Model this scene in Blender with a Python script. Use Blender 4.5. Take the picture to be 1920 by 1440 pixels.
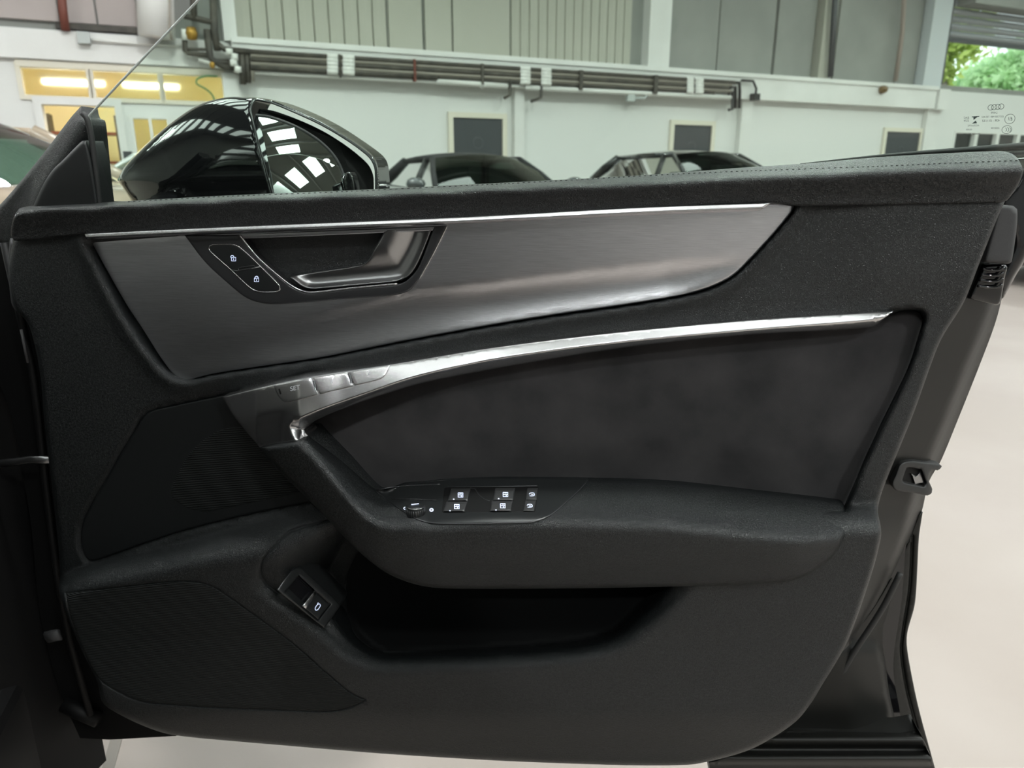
import bpy, bmesh, math, random
import numpy as np
from mathutils import Vector, Matrix
from mathutils.geometry import delaunay_2d_cdt

random.seed(7)
rng = np.random.default_rng(7)
for o in list(bpy.data.objects):
    bpy.data.objects.remove(o)
scene = bpy.context.scene
COL = scene.collection

# ------------------------------------------------------------------ camera
# world frame: x along the open car door, y away from the viewer, z up, floor at z = 0
FPX, HORIZON, CAM_H, CAM_D, YAW = 1350.0, 325.0, 1.10, 0.86, math.radians(8)
PITCH = math.atan((720 - HORIZON) / FPX)
RIGHT = np.array([math.cos(YAW), math.sin(YAW), 0.0])
FWD = np.array([-math.sin(YAW) * math.cos(PITCH), math.cos(YAW) * math.cos(PITCH), -math.sin(PITCH)])
UP = np.cross(RIGHT, FWD)
CAM = -CAM_D * FWD
CAM[2] = CAM_H
cam_data = bpy.data.cameras.new('camera')
cam = bpy.data.objects.new('camera', cam_data)
COL.objects.link(cam)
M = Matrix.Identity(4)
for i in range(3):
    M[i][0], M[i][1], M[i][2], M[i][3] = RIGHT[i], UP[i], -FWD[i], CAM[i]
cam.matrix_world = M
cam_data.sensor_width = 36.0
cam_data.lens = FPX / 1920 * 36.0
cam_data.clip_start = 0.02
cam_data.clip_end = 300
cam_data.dof.use_dof = True
cam_data.dof.focus_distance = 0.84
cam_data.dof.aperture_fstop = 8.0
scene.camera = cam

# ------------------------------------------------------------------ world and exposure
world = bpy.data.worlds.new('world')
scene.world = world
world.use_nodes = True
wn = world.node_tree.nodes
wn['Background'].inputs[0].default_value = (0.86, 0.93, 1.0, 1)
wn['Background'].inputs[1].default_value = 2.2
scene.view_settings.view_transform = 'Standard'
scene.view_settings.look = 'None'
scene.view_settings.gamma = 1.0
scene.view_settings.use_curve_mapping = False
scene.view_settings.exposure = 0.0
SKYLIGHT_STRENGTH = 5.4
LAMP_POWER = 200.0
sun_data = bpy.data.lights.new('sun', 'SUN')
sun_data.energy = 3.0
sun_data.angle = math.radians(1.0)
sun = bpy.data.objects.new('sun', sun_data)
COL.objects.link(sun)
sun.rotation_euler = (math.radians(40), math.radians(25), 0)
sun.location = (0, 0, 30)

# ------------------------------------------------------------------ helpers
def rays(x, y):
    x = np.asarray(x, float); y = np.asarray(y, float)
    return FWD + RIGHT * ((x - 960) / FPX)[..., None] + UP * ((720 - y) / FPX)[..., None]

def P(x, y, n):
    """pixel direction met with the door plane, n metres proud of it"""
    d = rays(x, y)
    k = (-np.asarray(n, float) - CAM[1]) / d[..., 1]
    return CAM + d * k[..., None]

def P1(x, y, n=0.0):
    return P(np.array([x]), np.array([y]), np.array([n]))[0]

def at_z(x, y, z):
    d = rays(np.array(x), np.array(y))
    return CAM + d * (z - CAM_H) / d[2]

def set_props(o, label=None, cat=None, group=None, kind=None):
    if label: o['label'] = label
    if cat: o['category'] = cat
    if group: o['group'] = group
    if kind: o['kind'] = kind
    return o

def mesh_obj(name, verts, faces, mat, parent=None, smooth=True, mats=None):
    me = bpy.data.meshes.new(name)
    v = np.asarray(verts, float)
    if parent is not None and parent.get('world_space'):
        v = v - np.array(parent['world_space'])
    me.from_pydata(v.tolist(), [], [list(f) for f in faces])
    if mat: me.materials.append(mat)
    if smooth:
        me.polygons.foreach_set('use_smooth', [True] * len(me.polygons))
    me.update()
    o = bpy.data.objects.new(name, me)
    COL.objects.link(o)
    if parent is not None:
        o.parent = parent
        if parent.get('world_space'): o['world_space'] = list(parent['world_space'])
    return o

def empty(name, loc=(0, 0, 0), rz=0.0, world_space=False):
    o = bpy.data.objects.new(name, None)
    o.empty_display_size = 0.1
    COL.objects.link(o)
    o.location = loc
    o.rotation_euler = (0, 0, rz)
    if world_space:
        o['world_space'] = [float(c) for c in loc]
    return o

def spl(pts, step=5.0, closed=True):
    """Catmull-Rom through pixel points; a third value 1 marks a corner"""
    n = len(pts)
    p = np.array([q[:2] for q in pts], float)
    c = [len(q) > 2 and q[2] == 1 for q in pts]
    out = []
    rngi = range(n) if closed else range(n - 1)
    for i in rngi:
        a, b = p[i], p[(i + 1) % n]
        if closed or i > 0: pa = p[(i - 1) % n]
        else: pa = a - (b - a)
        if closed or i < n - 2: pb = p[(i + 2) % n]
        else: pb = b + (b - a)
        L = np.linalg.norm(b - a)
        def lim(t):
            l = np.linalg.norm(t)
            return t * min(1.0, L / l) if l > 1e-6 else t
        ta = (b - a) if c[i] else lim((b - pa) * 0.5) 
        tb = (b - a) if c[(i + 1) % n] else lim((pb - a) * 0.5)
        m = max(1, int(L / step))
        for k in range(m):
            t = k / m
            h1, h2, h3, h4 = 2*t**3-3*t**2+1, t**3-2*t**2+t, -2*t**3+3*t**2, t**3-t**2
            out.append(h1*a + h2*ta + h3*b + h4*tb)
    if not closed: out.append(p[-1])
    return np.array(out)

def pdist(x, y, poly, closed=True):
    x = np.asarray(x, float).ravel(); y = np.asarray(y, float).ravel()
    a = poly; b = np.roll(poly, -1, 0)
    if not closed: a, b = poly[:-1], poly[1:]
    best = np.full(x.shape, 1e18)
    for (ax, ay), (bx, by) in zip(a, b):
        dx, dy = bx - ax, by - ay
        L2 = dx*dx + dy*dy
        if L2 < 1e-12: continue
        t = np.clip(((x-ax)*dx + (y-ay)*dy) / L2, 0, 1)
        best = np.minimum(best, (x-ax-t*dx)**2 + (y-ay-t*dy)**2)
    return np.sqrt(best)

def inside(x, y, poly):
    x = np.asarray(x, float).ravel(); y = np.asarray(y, float).ravel()
    r = np.zeros(x.shape, bool)
    for (ax, ay), (bx, by) in zip(poly, np.roll(poly, -1, 0)):
        c = ((ay > y) != (by > y))
        if not c.any(): continue
        r ^= c & (x < (bx-ax) * (y-ay) / ((by-ay) if by != ay else 1e-9) + ax)
    return r

def sdist(x, y, poly):
    d = pdist(x, y, poly)
    return np.where(inside(x, y, poly), d, -d)

def S(t):
    t = np.clip(t, 0, 1)
    return t*t*(3-2*t)

def smin(a, b, k):
    h = np.clip(0.5 + 0.5*(b-a)/k, 0, 1)
    return b*(1-h) + a*h - k*h*(1-h)

def relief(name, outline, nf, mat, parent, step=8, rnd=(0, 0), skirt=0.006, hole=None, detail=(), rings=None, grid=True, proj=None):
    """a moulded panel: pixel outline, depth function nf(x, y) in metres, rounded edge, edge wall of depth skirt"""
    loops = [outline] + ([hole] if hole is not None else [])
    xs, ys = [], []
    if grid:
        x0, y0 = outline.min(0); x1, y1 = outline.max(0)
        gx, gy = np.meshgrid(np.arange(x0 + step*.5, x1, step), np.arange(y0 + step*.5, y1, step))
        gx = gx + (np.arange(gx.shape[0]) % 2)[:, None] * step * .5
        xs.append(gx.ravel()); ys.append(gy.ravel())
    if rings is None:
        rings = [rnd[0]*f for f in (0.12, 0.35, 0.65, 1.0)] if rnd[0] > 0 else []
    rx, ry = [], []
    for lp in loops:
        t = np.roll(lp, -1, 0) - np.roll(lp, 1, 0)
        t /= np.maximum(np.linalg.norm(t, axis=1), 1e-9)[:, None]
        nrm = np.stack([-t[:, 1], t[:, 0]], 1)
        for r in rings:
            for sgn in (1, -1):
                q = lp + nrm * r * sgn
                dd = pdist(q[:, 0], q[:, 1], lp)
                ok = dd > r * 0.93
                rx.append(q[ok, 0]); ry.append(q[ok, 1])
    for pl in detail:
        t = np.gradient(pl, axis=0); t /= np.maximum(np.linalg.norm(t, axis=1), 1e-9)[:, None]
        nrm = np.stack([-t[:, 1], t[:, 0]], 1)
        for r in (-4, -2, 0, 2, 4):
            q = pl + nrm*r; rx.append(q[:, 0]); ry.append(q[:, 1])
    if rx:
        rx = np.concatenate(rx); ry = np.concatenate(ry)
    else:
        rx = np.zeros(0); ry = np.zeros(0)
    gx = np.concatenate(xs) if xs else np.zeros(0); gy = np.concatenate(ys) if ys else np.zeros(0)
    if len(gx):
        keep = np.ones(len(gx), bool)
        mr = (max(rings) if rings else 0) + step*.4
        for lp in loops: keep &= pdist(gx, gy, lp) > mr
        for pl in detail: keep &= pdist(gx, gy, pl, False) > 4 + step*.4
        gx, gy = gx[keep], gy[keep]
    ax = np.concatenate([rx, gx]); ay = np.concatenate([ry, gy])
    if len(ax):
        k = inside(ax, ay, outline) & (pdist(ax, ay, outline) > 0.15)
        if hole is not None: k &= ~inside(ax, ay, hole)
        ax, ay = ax[k], ay[k]
    V = [tuple(q) for lp in loops for q in lp] + list(zip(ax, ay))
    E = []; base = 0
    for lp in loops:
        m = len(lp)
        E += [(base+i, base+(i+1) % m) for i in range(m)]; base += m
    res = delaunay_2d_cdt([Vector(v) for v in V], E, [], 1, 1e-4)
    v2 = np.array([tuple(v) for v in res[0]]); fs = [tuple(f) for f in res[2]]
    cen = np.array([v2[list(f)].mean(0) for f in fs])
    ok = inside(cen[:, 0], cen[:, 1], outline)
    if hole is not None: ok &= ~inside(cen[:, 0], cen[:, 1], hole)
    fs = [f for f, q in zip(fs, ok) if q]
    x, y = v2[:, 0], v2[:, 1]
    n = nf(x, y).astype(float)
    def edge(xx, yy):
        if rnd[0] <= 0: return 0
        d = np.full(xx.shape, 1e9)
        for lp in loops: d = np.minimum(d, pdist(xx, yy, lp))
        u = np.clip(1 - d/rnd[0], 0, 1)
        return rnd[1] * (1 - np.sqrt(np.maximum(0, 1 - u*u*0.98)))
    n = n - edge(x, y)
    PJ = proj or P
    W = PJ(x, y, n)
    verts = W.tolist()
    faces = []
    for f in fs:
        a, b, c = v2[f[0]], v2[f[1]], v2[f[2]]
        cr = (b[0]-a[0])*(c[1]-a[1]) - (b[1]-a[1])*(c[0]-a[0])
        faces.append(f if cr < 0 else f[::-1])
    if skirt > 0:
        for li, lp in enumerate(loops):
            nn = nf(lp[:, 0], lp[:, 1]) - edge(lp[:, 0], lp[:, 1])
            A = PJ(lp[:, 0], lp[:, 1], nn); B = A + np.array([0, skirt, 0])
            b0 = len(verts); m = len(lp)
            verts += A.tolist() + B.tolist()
            area = np.sum(lp[:, 0]*np.roll(lp[:, 1], -1) - np.roll(lp[:, 0], -1)*lp[:, 1])
            flip = (area > 0) != (li == 1)
            for i in range(m):
                j = (i+1) % m
                q = (b0+i, b0+m+i, b0+m+j, b0+j)
                faces.append(q[::-1] if flip else q)
    return mesh_obj(name, verts, faces, mat, parent)

def flatn(v):
    return lambda x, y: np.full(np.shape(x), v, float)

def ribbon(name, top, bot, fr, ns, mt, parent, m=160):
    """moulding swept between two pixel lines: fractions fr across it, depths ns"""
    def rs(pl):
        L = np.concatenate([[0], np.cumsum(np.linalg.norm(np.diff(pl, axis=0), axis=1))]); t = np.linspace(0, L[-1], m)
        return np.stack([np.interp(t, L, pl[:, 0]), np.interp(t, L, pl[:, 1])], 1)
    a, b = rs(top), rs(bot); rows = []
    for f, nn in zip(fr, ns):
        q = a*(1-f)+b*f; nv = nn(q[:, 0], q[:, 1]) if callable(nn) else np.full(m, nn)
        rows.append(P(q[:, 0], q[:, 1], nv))
    k = len(fr); v = np.stack(rows, 1).reshape(-1, 3)
    f = [(i*k+j, i*k+j+1, (i+1)*k+j+1, (i+1)*k+j) for i in range(m-1) for j in range(k-1)]
    f += [tuple(range(k))[::-1], tuple((m-1)*k+j for j in range(k))]
    return mesh_obj(name, v, f, mt, parent)

class MB:
    def __init__(s): s.v = []; s.f = []
    def add(s, v, f):
        b = len(s.v); s.v += [tuple(map(float, q)) for q in v]; s.f += [tuple(i+b for i in q) for q in f]
    def hexa(s, c8):
        s.add(c8, [(0,3,2,1),(4,5,6,7),(0,1,5,4),(1,2,6,5),(2,3,7,6),(3,0,4,7)])
    def box(s, lo, hi):
        x0,y0,z0 = lo; x1,y1,z1 = hi
        s.hexa([(x0,y0,z0),(x1,y0,z0),(x1,y1,z0),(x0,y1,z0),(x0,y0,z1),(x1,y0,z1),(x1,y1,z1),(x0,y1,z1)])
    def tube(s, pts, r, seg=8, cap=True, squash=1.0):
        pts = [np.array(p, float) for p in pts]; n = len(pts)
        rr = r if hasattr(r, '__len__') else [r]*n
        ref = None; rings = []
        for i in range(n):
            t = pts[min(i+1, n-1)] - pts[max(i-1, 0)]
            t = t / max(np.linalg.norm(t), 1e-9)
            if ref is None:
                ref = np.array([0, 0, 1.0]) if abs(t[2]) < 0.9 else np.array([1.0, 0, 0])
            u = ref - t*np.dot(ref, t); u /= max(np.linalg.norm(u), 1e-9); w = np.cross(t, u); ref = u
            rings.append([pts[i] + rr[i]*(u*math.cos(2*math.pi*k/seg) + w*squash*math.sin(2*math.pi*k/seg)) for k in range(seg)])
        v = [q for g in rings for q in g]
        f = [(i*seg+k, i*seg+(k+1) % seg, (i+1)*seg+(k+1) % seg, (i+1)*seg+k) for i in range(n-1) for k in range(seg)]
        if cap:
            f.append(tuple(range(seg))[::-1]); f.append(tuple((n-1)*seg+k for k in range(seg)))
        s.add(v, f)
    def lathe(s, prof, seg=24, origin=(0, 0, 0), axis='z'):
        v = []
        for r, h in prof:
            for k in range(seg):
                a = 2*math.pi*k/seg
                q = (r*math.cos(a), r*math.sin(a), h)
                if axis == 'y': q = (q[0], q[2], q[1])
                if axis == 'x': q = (q[2], q[0], q[1])
                v.append(tuple(origin[i]+q[i] for i in range(3)))
        m = len(prof)
        f = [(i*seg+k, i*seg+(k+1) % seg, (i+1)*seg+(k+1) % seg, (i+1)*seg+k) for i in range(m-1) for k in range(seg)]
        s.add(v, f)
    def grid(s, pts, nu, nv):
        s.add(pts, [(i*nv+j, i*nv+j+1, (i+1)*nv+j+1, (i+1)*nv+j) for i in range(nu-1) for j in range(nv-1)])
    def build(s, name, mat, parent=None, smooth=False):
        return mesh_obj(name, s.v, s.f, mat, parent, smooth)

def tube_px(name, pts, nf, r, mat, parent, closed=False, seg=8):
    pts = np.asarray(pts, float)
    if closed: pts = np.vstack([pts, pts[:1]])
    W = P(pts[:, 0], pts[:, 1], nf(pts[:, 0], pts[:, 1]))
    m = MB(); m.tube(list(W), r, seg, True)
    return m.build(name, mat, parent, True)

def strokes(name, lines, nf, w, mat, parent):
    """printed or moulded line marks: flat strips w pixels wide"""
    m = MB()
    for ln in lines:
        ln = np.asarray(ln, float)
        t = np.gradient(ln, axis=0); t /= np.maximum(np.linalg.norm(t, axis=1), 1e-9)[:, None]
        nr = np.stack([-t[:, 1], t[:, 0]], 1)*w/2
        a = ln+nr; b = ln-nr
        A = P(a[:, 0], a[:, 1], nf(a[:, 0], a[:, 1])); B = P(b[:, 0], b[:, 1], nf(b[:, 0], b[:, 1]))
        k = len(ln)
        m.add(list(A)+list(B), [(i, k+i, k+i+1, i+1) for i in range(k-1)])
    return m.build(name, mat, parent)

def text_px(name, s, cx, cy, size, nf, mat, parent, ang=0.0, mirror=False, shear=0.0, spacing=1.0, proj=None):
    cu = bpy.data.curves.new(name, 'FONT'); cu.body = s; cu.size = 1.0; cu.align_x = 'CENTER'; cu.align_y = 'CENTER'
    cu.space_character = spacing
    to = bpy.data.objects.new(name, cu); COL.objects.link(to)
    me = bpy.data.meshes.new_from_object(to.evaluated_get(bpy.context.evaluated_depsgraph_get()))
    bpy.data.objects.remove(to)
    v = np.array([tuple(q.co) for q in me.vertices]); f = [tuple(p.vertices) for p in me.polygons]
    if len(v) == 0: return None
    u = v[:, 0]*size*(-1 if mirror else 1) + v[:, 1]*size*shear; w = -v[:, 1]*size
    ca, sa = math.cos(ang), math.sin(ang)
    x = cx+u*ca-w*sa; y = cy+u*sa+w*ca
    W = P(x, y, nf(x, y)) if proj is None else proj(x, y)
    return mesh_obj(name, W, f, mat, parent, False)

# ------------------------------------------------------------------ materials
def mat(name, col, rough=0.5, metal=0.0, spec=0.5, bump=None, var=None, aniso=0.0, coat=0.0, emit=None, sheen=0.0):
    """bump=(kind, scale, strength, distance); var=(scale, amount, colour)"""
    m = bpy.data.materials.new(name); m.use_nodes = True
    nt = m.node_tree; b = nt.nodes['Principled BSDF']
    b.inputs['Base Color'].default_value = (*col, 1)
    b.inputs['Roughness'].default_value = rough
    b.inputs['Metallic'].default_value = metal
    b.inputs['Specular IOR Level'].default_value = spec
    b.inputs['Anisotropic'].default_value = aniso
    b.inputs['Coat Weight'].default_value = coat
    b.inputs['Coat Roughness'].default_value = 0.03
    if sheen: 
        b.inputs['Sheen Weight'].default_value = sheen
        b.inputs['Sheen Roughness'].default_value = 0.5
    if emit:
        b.inputs['Emission Color'].default_value = (*emit[0], 1); b.inputs['Emission Strength'].default_value = emit[1]
    tc = nt.nodes.new('ShaderNodeTexCoord')
    if bump:
        kind, sc, st, dist = bump
        if kind == 'leather':
            t = nt.nodes.new('ShaderNodeTexVoronoi'); t.feature = 'DISTANCE_TO_EDGE'; t.inputs['Scale'].default_value = sc
            ns = nt.nodes.new('ShaderNodeTexNoise'); ns.inputs['Scale'].default_value = sc*0.7
            mx = nt.nodes.new('ShaderNodeMixRGB'); mx.blend_type = 'ADD'; mx.inputs[0].default_value = 0.012
            nt.links.new(tc.outputs['Object'], mx.inputs[1]); nt.links.new(ns.outputs['Color'], mx.inputs[2])
            nt.links.new(tc.outputs['Object'], ns.inputs['Vector']); nt.links.new(mx.outputs[0], t.inputs['Vector'])
            src = t.outputs['Distance']
        elif kind == 'noise':
            t = nt.nodes.new('ShaderNodeTexNoise'); t.inputs['Scale'].default_value = sc; t.inputs['Detail'].default_value = 3
            nt.links.new(tc.outputs['Object'], t.inputs['Vector']); src = t.outputs['Fac']
        elif kind == 'ribs':
            t = nt.nodes.new('ShaderNodeTexWave'); t.bands_direction = 'Z'; t.inputs['Scale'].default_value = sc
            nt.links.new(tc.outputs['Object'], t.inputs['Vector']); src = t.outputs['Fac']
        elif kind == 'brushed':
            mp = nt.nodes.new('ShaderNodeMapping'); mp.inputs['Scale'].default_value = (1.2, 60, 60)
            t = nt.nodes.new('ShaderNodeTexNoise'); t.inputs['Scale'].default_value = sc; t.inputs['Detail'].default_value = 2
            nt.links.new(tc.outputs['Object'], mp.inputs[0]); nt.links.new(mp.outputs[0], t.inputs['Vector']); src = t.outputs['Fac']
            rp = nt.nodes.new('ShaderNodeValToRGB'); rp.color_ramp.elements[0].position = 0.3; rp.color_ramp.elements[1].position = 0.7
            rp.color_ramp.elements[0].color = (*[k*0.88 for k in col], 1); rp.color_ramp.elements[1].color = (*[min(1, k*1.08) for k in col], 1)
            nt.links.new(src, rp.inputs[0]); nt.links.new(rp.outputs[0], b.inputs['Base Color'])
        elif kind == 'brick':
            t = nt.nodes.new('ShaderNodeTexBrick'); t.inputs['Scale'].default_value = sc
            t.inputs['Mortar Size'].default_value = 0.012; t.inputs['Row Height'].default_value = 0.225; t.inputs['Brick Width'].default_value = 0.45
            mp = nt.nodes.new('ShaderNodeMapping'); mp.inputs['Rotation'].default_value = (math.pi/2, 0, 0)
            nt.links.new(tc.outputs['Object'], mp.inputs[0]); nt.links.new(mp.outputs[0], t.inputs['Vector'])
            inv = nt.nodes.new('ShaderNodeMath'); inv.operation = 'SUBTRACT'; inv.inputs[0].default_value = 1
            nt.links.new(t.outputs['Fac'], inv.inputs[1]); src = inv.outputs[0]
        bp = nt.nodes.new('ShaderNodeBump'); bp.inputs['Strength'].default_value = st; bp.inputs['Distance'].default_value = dist
        nt.links.new(src, bp.inputs['Height']); nt.links.new(bp.outputs[0], b.inputs['Normal'])
    if var:
        sc, amt, c2 = var
        t = nt.nodes.new('ShaderNodeTexNoise'); t.inputs['Scale'].default_value = sc; t.inputs['Detail'].default_value = 5
        nt.links.new(tc.outputs['Object'], t.inputs['Vector'])
        rp = nt.nodes.new('ShaderNodeValToRGB'); rp.color_ramp.elements[0].position = 0.5-0.5*(1-amt)*0.6; rp.color_ramp.elements[1].position = 0.5+0.5*(1-amt)*0.6
        rp.color_ramp.elements[0].color = (*col, 1); rp.color_ramp.elements[1].color = (*c2, 1)
        nt.links.new(t.outputs['Fac'], rp.inputs[0]); nt.links.new(rp.outputs[0], b.inputs['Base Color'])
    return m

def glass_mat(name, tint, refl=0.06, rough=0.0):
    m = bpy.data.materials.new(name); m.use_nodes = True
    nt = m.node_tree; nt.nodes.remove(nt.nodes['Principled BSDF'])
    out = nt.nodes['Material Output']
    tr = nt.nodes.new('ShaderNodeBsdfTransparent'); tr.inputs[0].default_value = (*tint, 1)
    gl = nt.nodes.new('ShaderNodeBsdfGlossy'); gl.inputs['Roughness'].default_value = rough
    lw = nt.nodes.new('ShaderNodeFresnel'); lw.inputs[0].default_value = 1.45
    ml = nt.nodes.new('ShaderNodeMath'); ml.operation = 'MULTIPLY'; ml.inputs[1].default_value = refl/0.04
    mx = nt.nodes.new('ShaderNodeMixShader')
    nt.links.new(lw.outputs[0], ml.inputs[0]); nt.links.new(ml.outputs[0], mx.inputs[0])
    nt.links.new(tr.outputs[0], mx.inputs[1]); nt.links.new(gl.outputs[0], mx.inputs[2])
    nt.links.new(mx.outputs[0], out.inputs[0])
    return m

def emit_mat(name, col, st):
    m = bpy.data.materials.new(name); m.use_nodes = True
    nt = m.node_tree; nt.nodes.remove(nt.nodes['Principled BSDF'])
    e = nt.nodes.new('ShaderNodeEmission'); e.inputs[0].default_value = (*col, 1); e.inputs[1].default_value = st
    nt.links.new(e.outputs[0], nt.nodes['Material Output'].inputs[0])
    return m

M_LEATHER = mat('leather_black', (0.0105, 0.0115, 0.0122), 0.37, spec=0.5, bump=('leather', 330, 1.0, 0.0014))
M_SOFT = mat('soft_plastic_black', (0.0075, 0.0088, 0.0094), 0.36, spec=0.5, bump=('leather', 400, 1.0, 0.0009))
M_FINE = mat('fine_plastic_black', (0.007, 0.008, 0.0085), 0.5, bump=('noise', 1500, 0.25, 0.0003))
M_GRILLE = mat('speaker_grille_black', (0.0045, 0.0055, 0.0055), 0.65, spec=0.3, bump=('ribs', 120, 0.8, 0.0008))
M_ALCANTARA = mat('suede_black', (0.022, 0.0212, 0.0225), 0.95, spec=0.1, bump=('noise', 1800, 0.3, 0.0004), var=(18, 0.3, (0.044, 0.0415, 0.043)), sheen=0.2)
M_ALU = mat('brushed_aluminium', (0.72, 0.72, 0.75), 0.33, 1.0, bump=('brushed', 36, 0.35, 0.0002), aniso=0.4)
M_SATIN = mat('satin_silver', (0.60, 0.595, 0.60), 0.27, 1.0)
M_SATIN_DARK = mat('satin_dark_metal', (0.34, 0.34, 0.345), 0.3, 1.0)
M_BEZEL = mat('handle_bezel_grey', (0.085, 0.085, 0.09), 0.34, 0.8)
M_CHROME = mat('bright_edge', (0.78, 0.77, 0.78), 0.15, 1.0)
M_GLOSS = mat('gloss_black', (0.006, 0.006, 0.007), 0.08, coat=0.5)
M_PANELBLK = mat('switch_panel_black', (0.012, 0.013, 0.0135), 0.33)
M_BUTTON = mat('button_black', (0.028, 0.028, 0.029), 0.42)
M_PAINT = mat('black_paint_jamb', (0.009, 0.009, 0.008), 0.45, spec=0.35)
M_RUBBER = mat('rubber_black', (0.018, 0.018, 0.018), 0.55)
M_PADGREY = mat('grey_plastic', (0.045, 0.044, 0.046), 0.6, bump=('noise', 900, 0.3, 0.0003))
M_BLACKHOLE = mat('deep_black_plastic', (0.003, 0.003, 0.0032), 0.6, spec=0.25)
M_ICON = mat('icon_backlit', (0.6, 0.65, 0.8), 0.5, emit=((0.62, 0.70, 1.0), 0.75))
M_PRINT = mat('button_print', (0.42, 0.43, 0.45), 0.5)
M_MIRROR = mat('mirror_glass', (0.80, 0.86, 0.84), 0.01, 1.0)
M_WINDOW = glass_mat('green_tint_glass', (0.83, 0.945, 0.865), 0.045)
M_GLASSEDGE = mat('glass_edge', (0.55, 0.6, 0.57), 0.2)
M_MARK = mat('glass_marking', (0.03, 0.05, 0.045), 0.6)
M_STITCH = mat('stitch_thread', (0.02, 0.021, 0.02), 0.7)
# ================================================================== the hall
WA = np.array([-2.3702, 12.4711, 0.0]); WT = np.array([0.84377, 0.53670, 0.0]); WN = np.array([0.53670, -0.84377, 0.0])
WROT = math.atan2(WT[1], WT[0])
def wsz(x, y, off=0.0):
    d = rays(np.array(float(x)), np.array(float(y))); k = np.dot(WA+WN*off-CAM, WN)/np.dot(d, WN); q = CAM+k*d
    return float(np.dot(q-WA, WT)), float(q[2])
def wpt(s, d, z):           # wall frame to world: s along, d in front of the wall
    return WA + WT*s + WN*d + np.array([0, 0, z])
def on_wall(o):
    o.location = tuple(WA); o.rotation_euler = (0, 0, WROT); return o
def wbox(mb, s0, s1, z0, z1, d0, d1):       # d = distance in front of the wall plane
    mb.box((min(s0, s1), -max(d0, d1), min(z0, z1)), (max(s0, s1), -min(d0, d1), max(z0, z1)))

M_FLOOR = mat('floor_painted_concrete', (0.310, 0.266, 0.238), 0.5, bump=('noise', 3, 0.05, 0.01), var=(1.3, 0.55, (0.345, 0.302, 0.274)))
M_WALL = mat('white_painted_block', (0.70, 0.70, 0.685), 0.55, bump=('brick', 1.0, 0.18, 0.006))
M_WHITE = mat('white_paint', (0.74, 0.735, 0.72), 0.5, var=(1.5, 0.4, (0.68, 0.675, 0.655)))
M_CLAD = mat('cladding_grey', (0.40, 0.395, 0.335), 0.55, var=(0.7, 0.4, (0.44, 0.43, 0.375)))
M_CLADB = mat('cladding_grey_plain', (0.28, 0.285, 0.265), 0.6, var=(0.9, 0.4, (0.235, 0.24, 0.225)))
M_CLADP = mat('cladding_pinkish', (0.40, 0.345, 0.33), 0.6, var=(0.9, 0.4, (0.44, 0.385, 0.37)))
M_ROOF = mat('roof_dark_steel', (0.12, 0.125, 0.12), 0.7)
M_STEEL = mat('purlin_grey', (0.20, 0.205, 0.20), 0.6)
M_SKY = emit_mat('skylight_daylight', (0.93, 1.0, 0.97), SKYLIGHT_STRENGTH)
M_LAMP = emit_mat('lamp_white', (1.0, 0.97, 0.92), 30.0)
M_PIPED = mat('pipe_dark', (0.045, 0.04, 0.035), 0.6, var=(6, 0.4, (0.09, 0.08, 0.065)))
M_PIPEG = mat('pipe_grey_brown', (0.26, 0.235, 0.20), 0.6)
M_PIPEW = mat('pipe_white', (0.72, 0.715, 0.69), 0.45)
M_PIPER = mat('pipe_red_brown', (0.16, 0.045, 0.03), 0.6)
M_BRASS = mat('valve_brass', (0.42, 0.24, 0.05), 0.4, 0.6)
M_DOORG = mat('door_dark_grey', (0.050, 0.055, 0.060), 0.5)
M_FRAME = mat('frame_cream', (0.70, 0.66, 0.56), 0.5)
M_BOXGREY = mat('junction_box_grey', (0.45, 0.48, 0.47), 0.5)
M_BOXBLK = mat('black_box', (0.012, 0.012, 0.012), 0.5)
M_ROOM = mat('warm_yellow_paint', (0.86, 0.79, 0.56), 0.7)
M_SHUT = mat('shutter_steel', (0.30, 0.31, 0.33), 0.4, 0.3)
M_PANE = glass_mat('office_pane', (0.35, 0.45, 0.43), 0.10)
M_FROST = bpy.data.materials.new('frosted_pane'); M_FROST.use_nodes = True
_b = M_FROST.node_tree.nodes['Principled BSDF']
_b.inputs['Base Color'].default_value = (1.0, 0.97, 0.84, 1); _b.inputs['Transmission Weight'].default_value = 1.0; _b.inputs['Roughness'].default_value = 0.35; _b.inputs['IOR'].default_value = 1.2

mb = MB(); mb.box((-45, -45, -0.1), (60, 80, 0)); floor = mb.build('floor', M_FLOOR); floor['kind'] = 'structure'
# narrow grey strip on the floor by the car
mb = MB(); a = at_z(220, 1382, 0.0); b = at_z(170, 1560, 0.0); dv = (b-a)/np.linalg.norm(b-a); pv = np.array([-dv[1], dv[0], 0])*0.011
a = a - dv*2.2
mb.hexa([tuple(a-pv), tuple(b-pv), tuple(b+pv), tuple(a+pv), tuple(a-pv+[0, 0, .004]), tuple(b-pv+[0, 0, .004]), tuple(b+pv+[0, 0, .004]), tuple(a+pv+[0, 0, .004])])
mb.build('floor_strip', mat('floor_strip_grey', (0.22, 0.20, 0.18), 0.6), floor)

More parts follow.
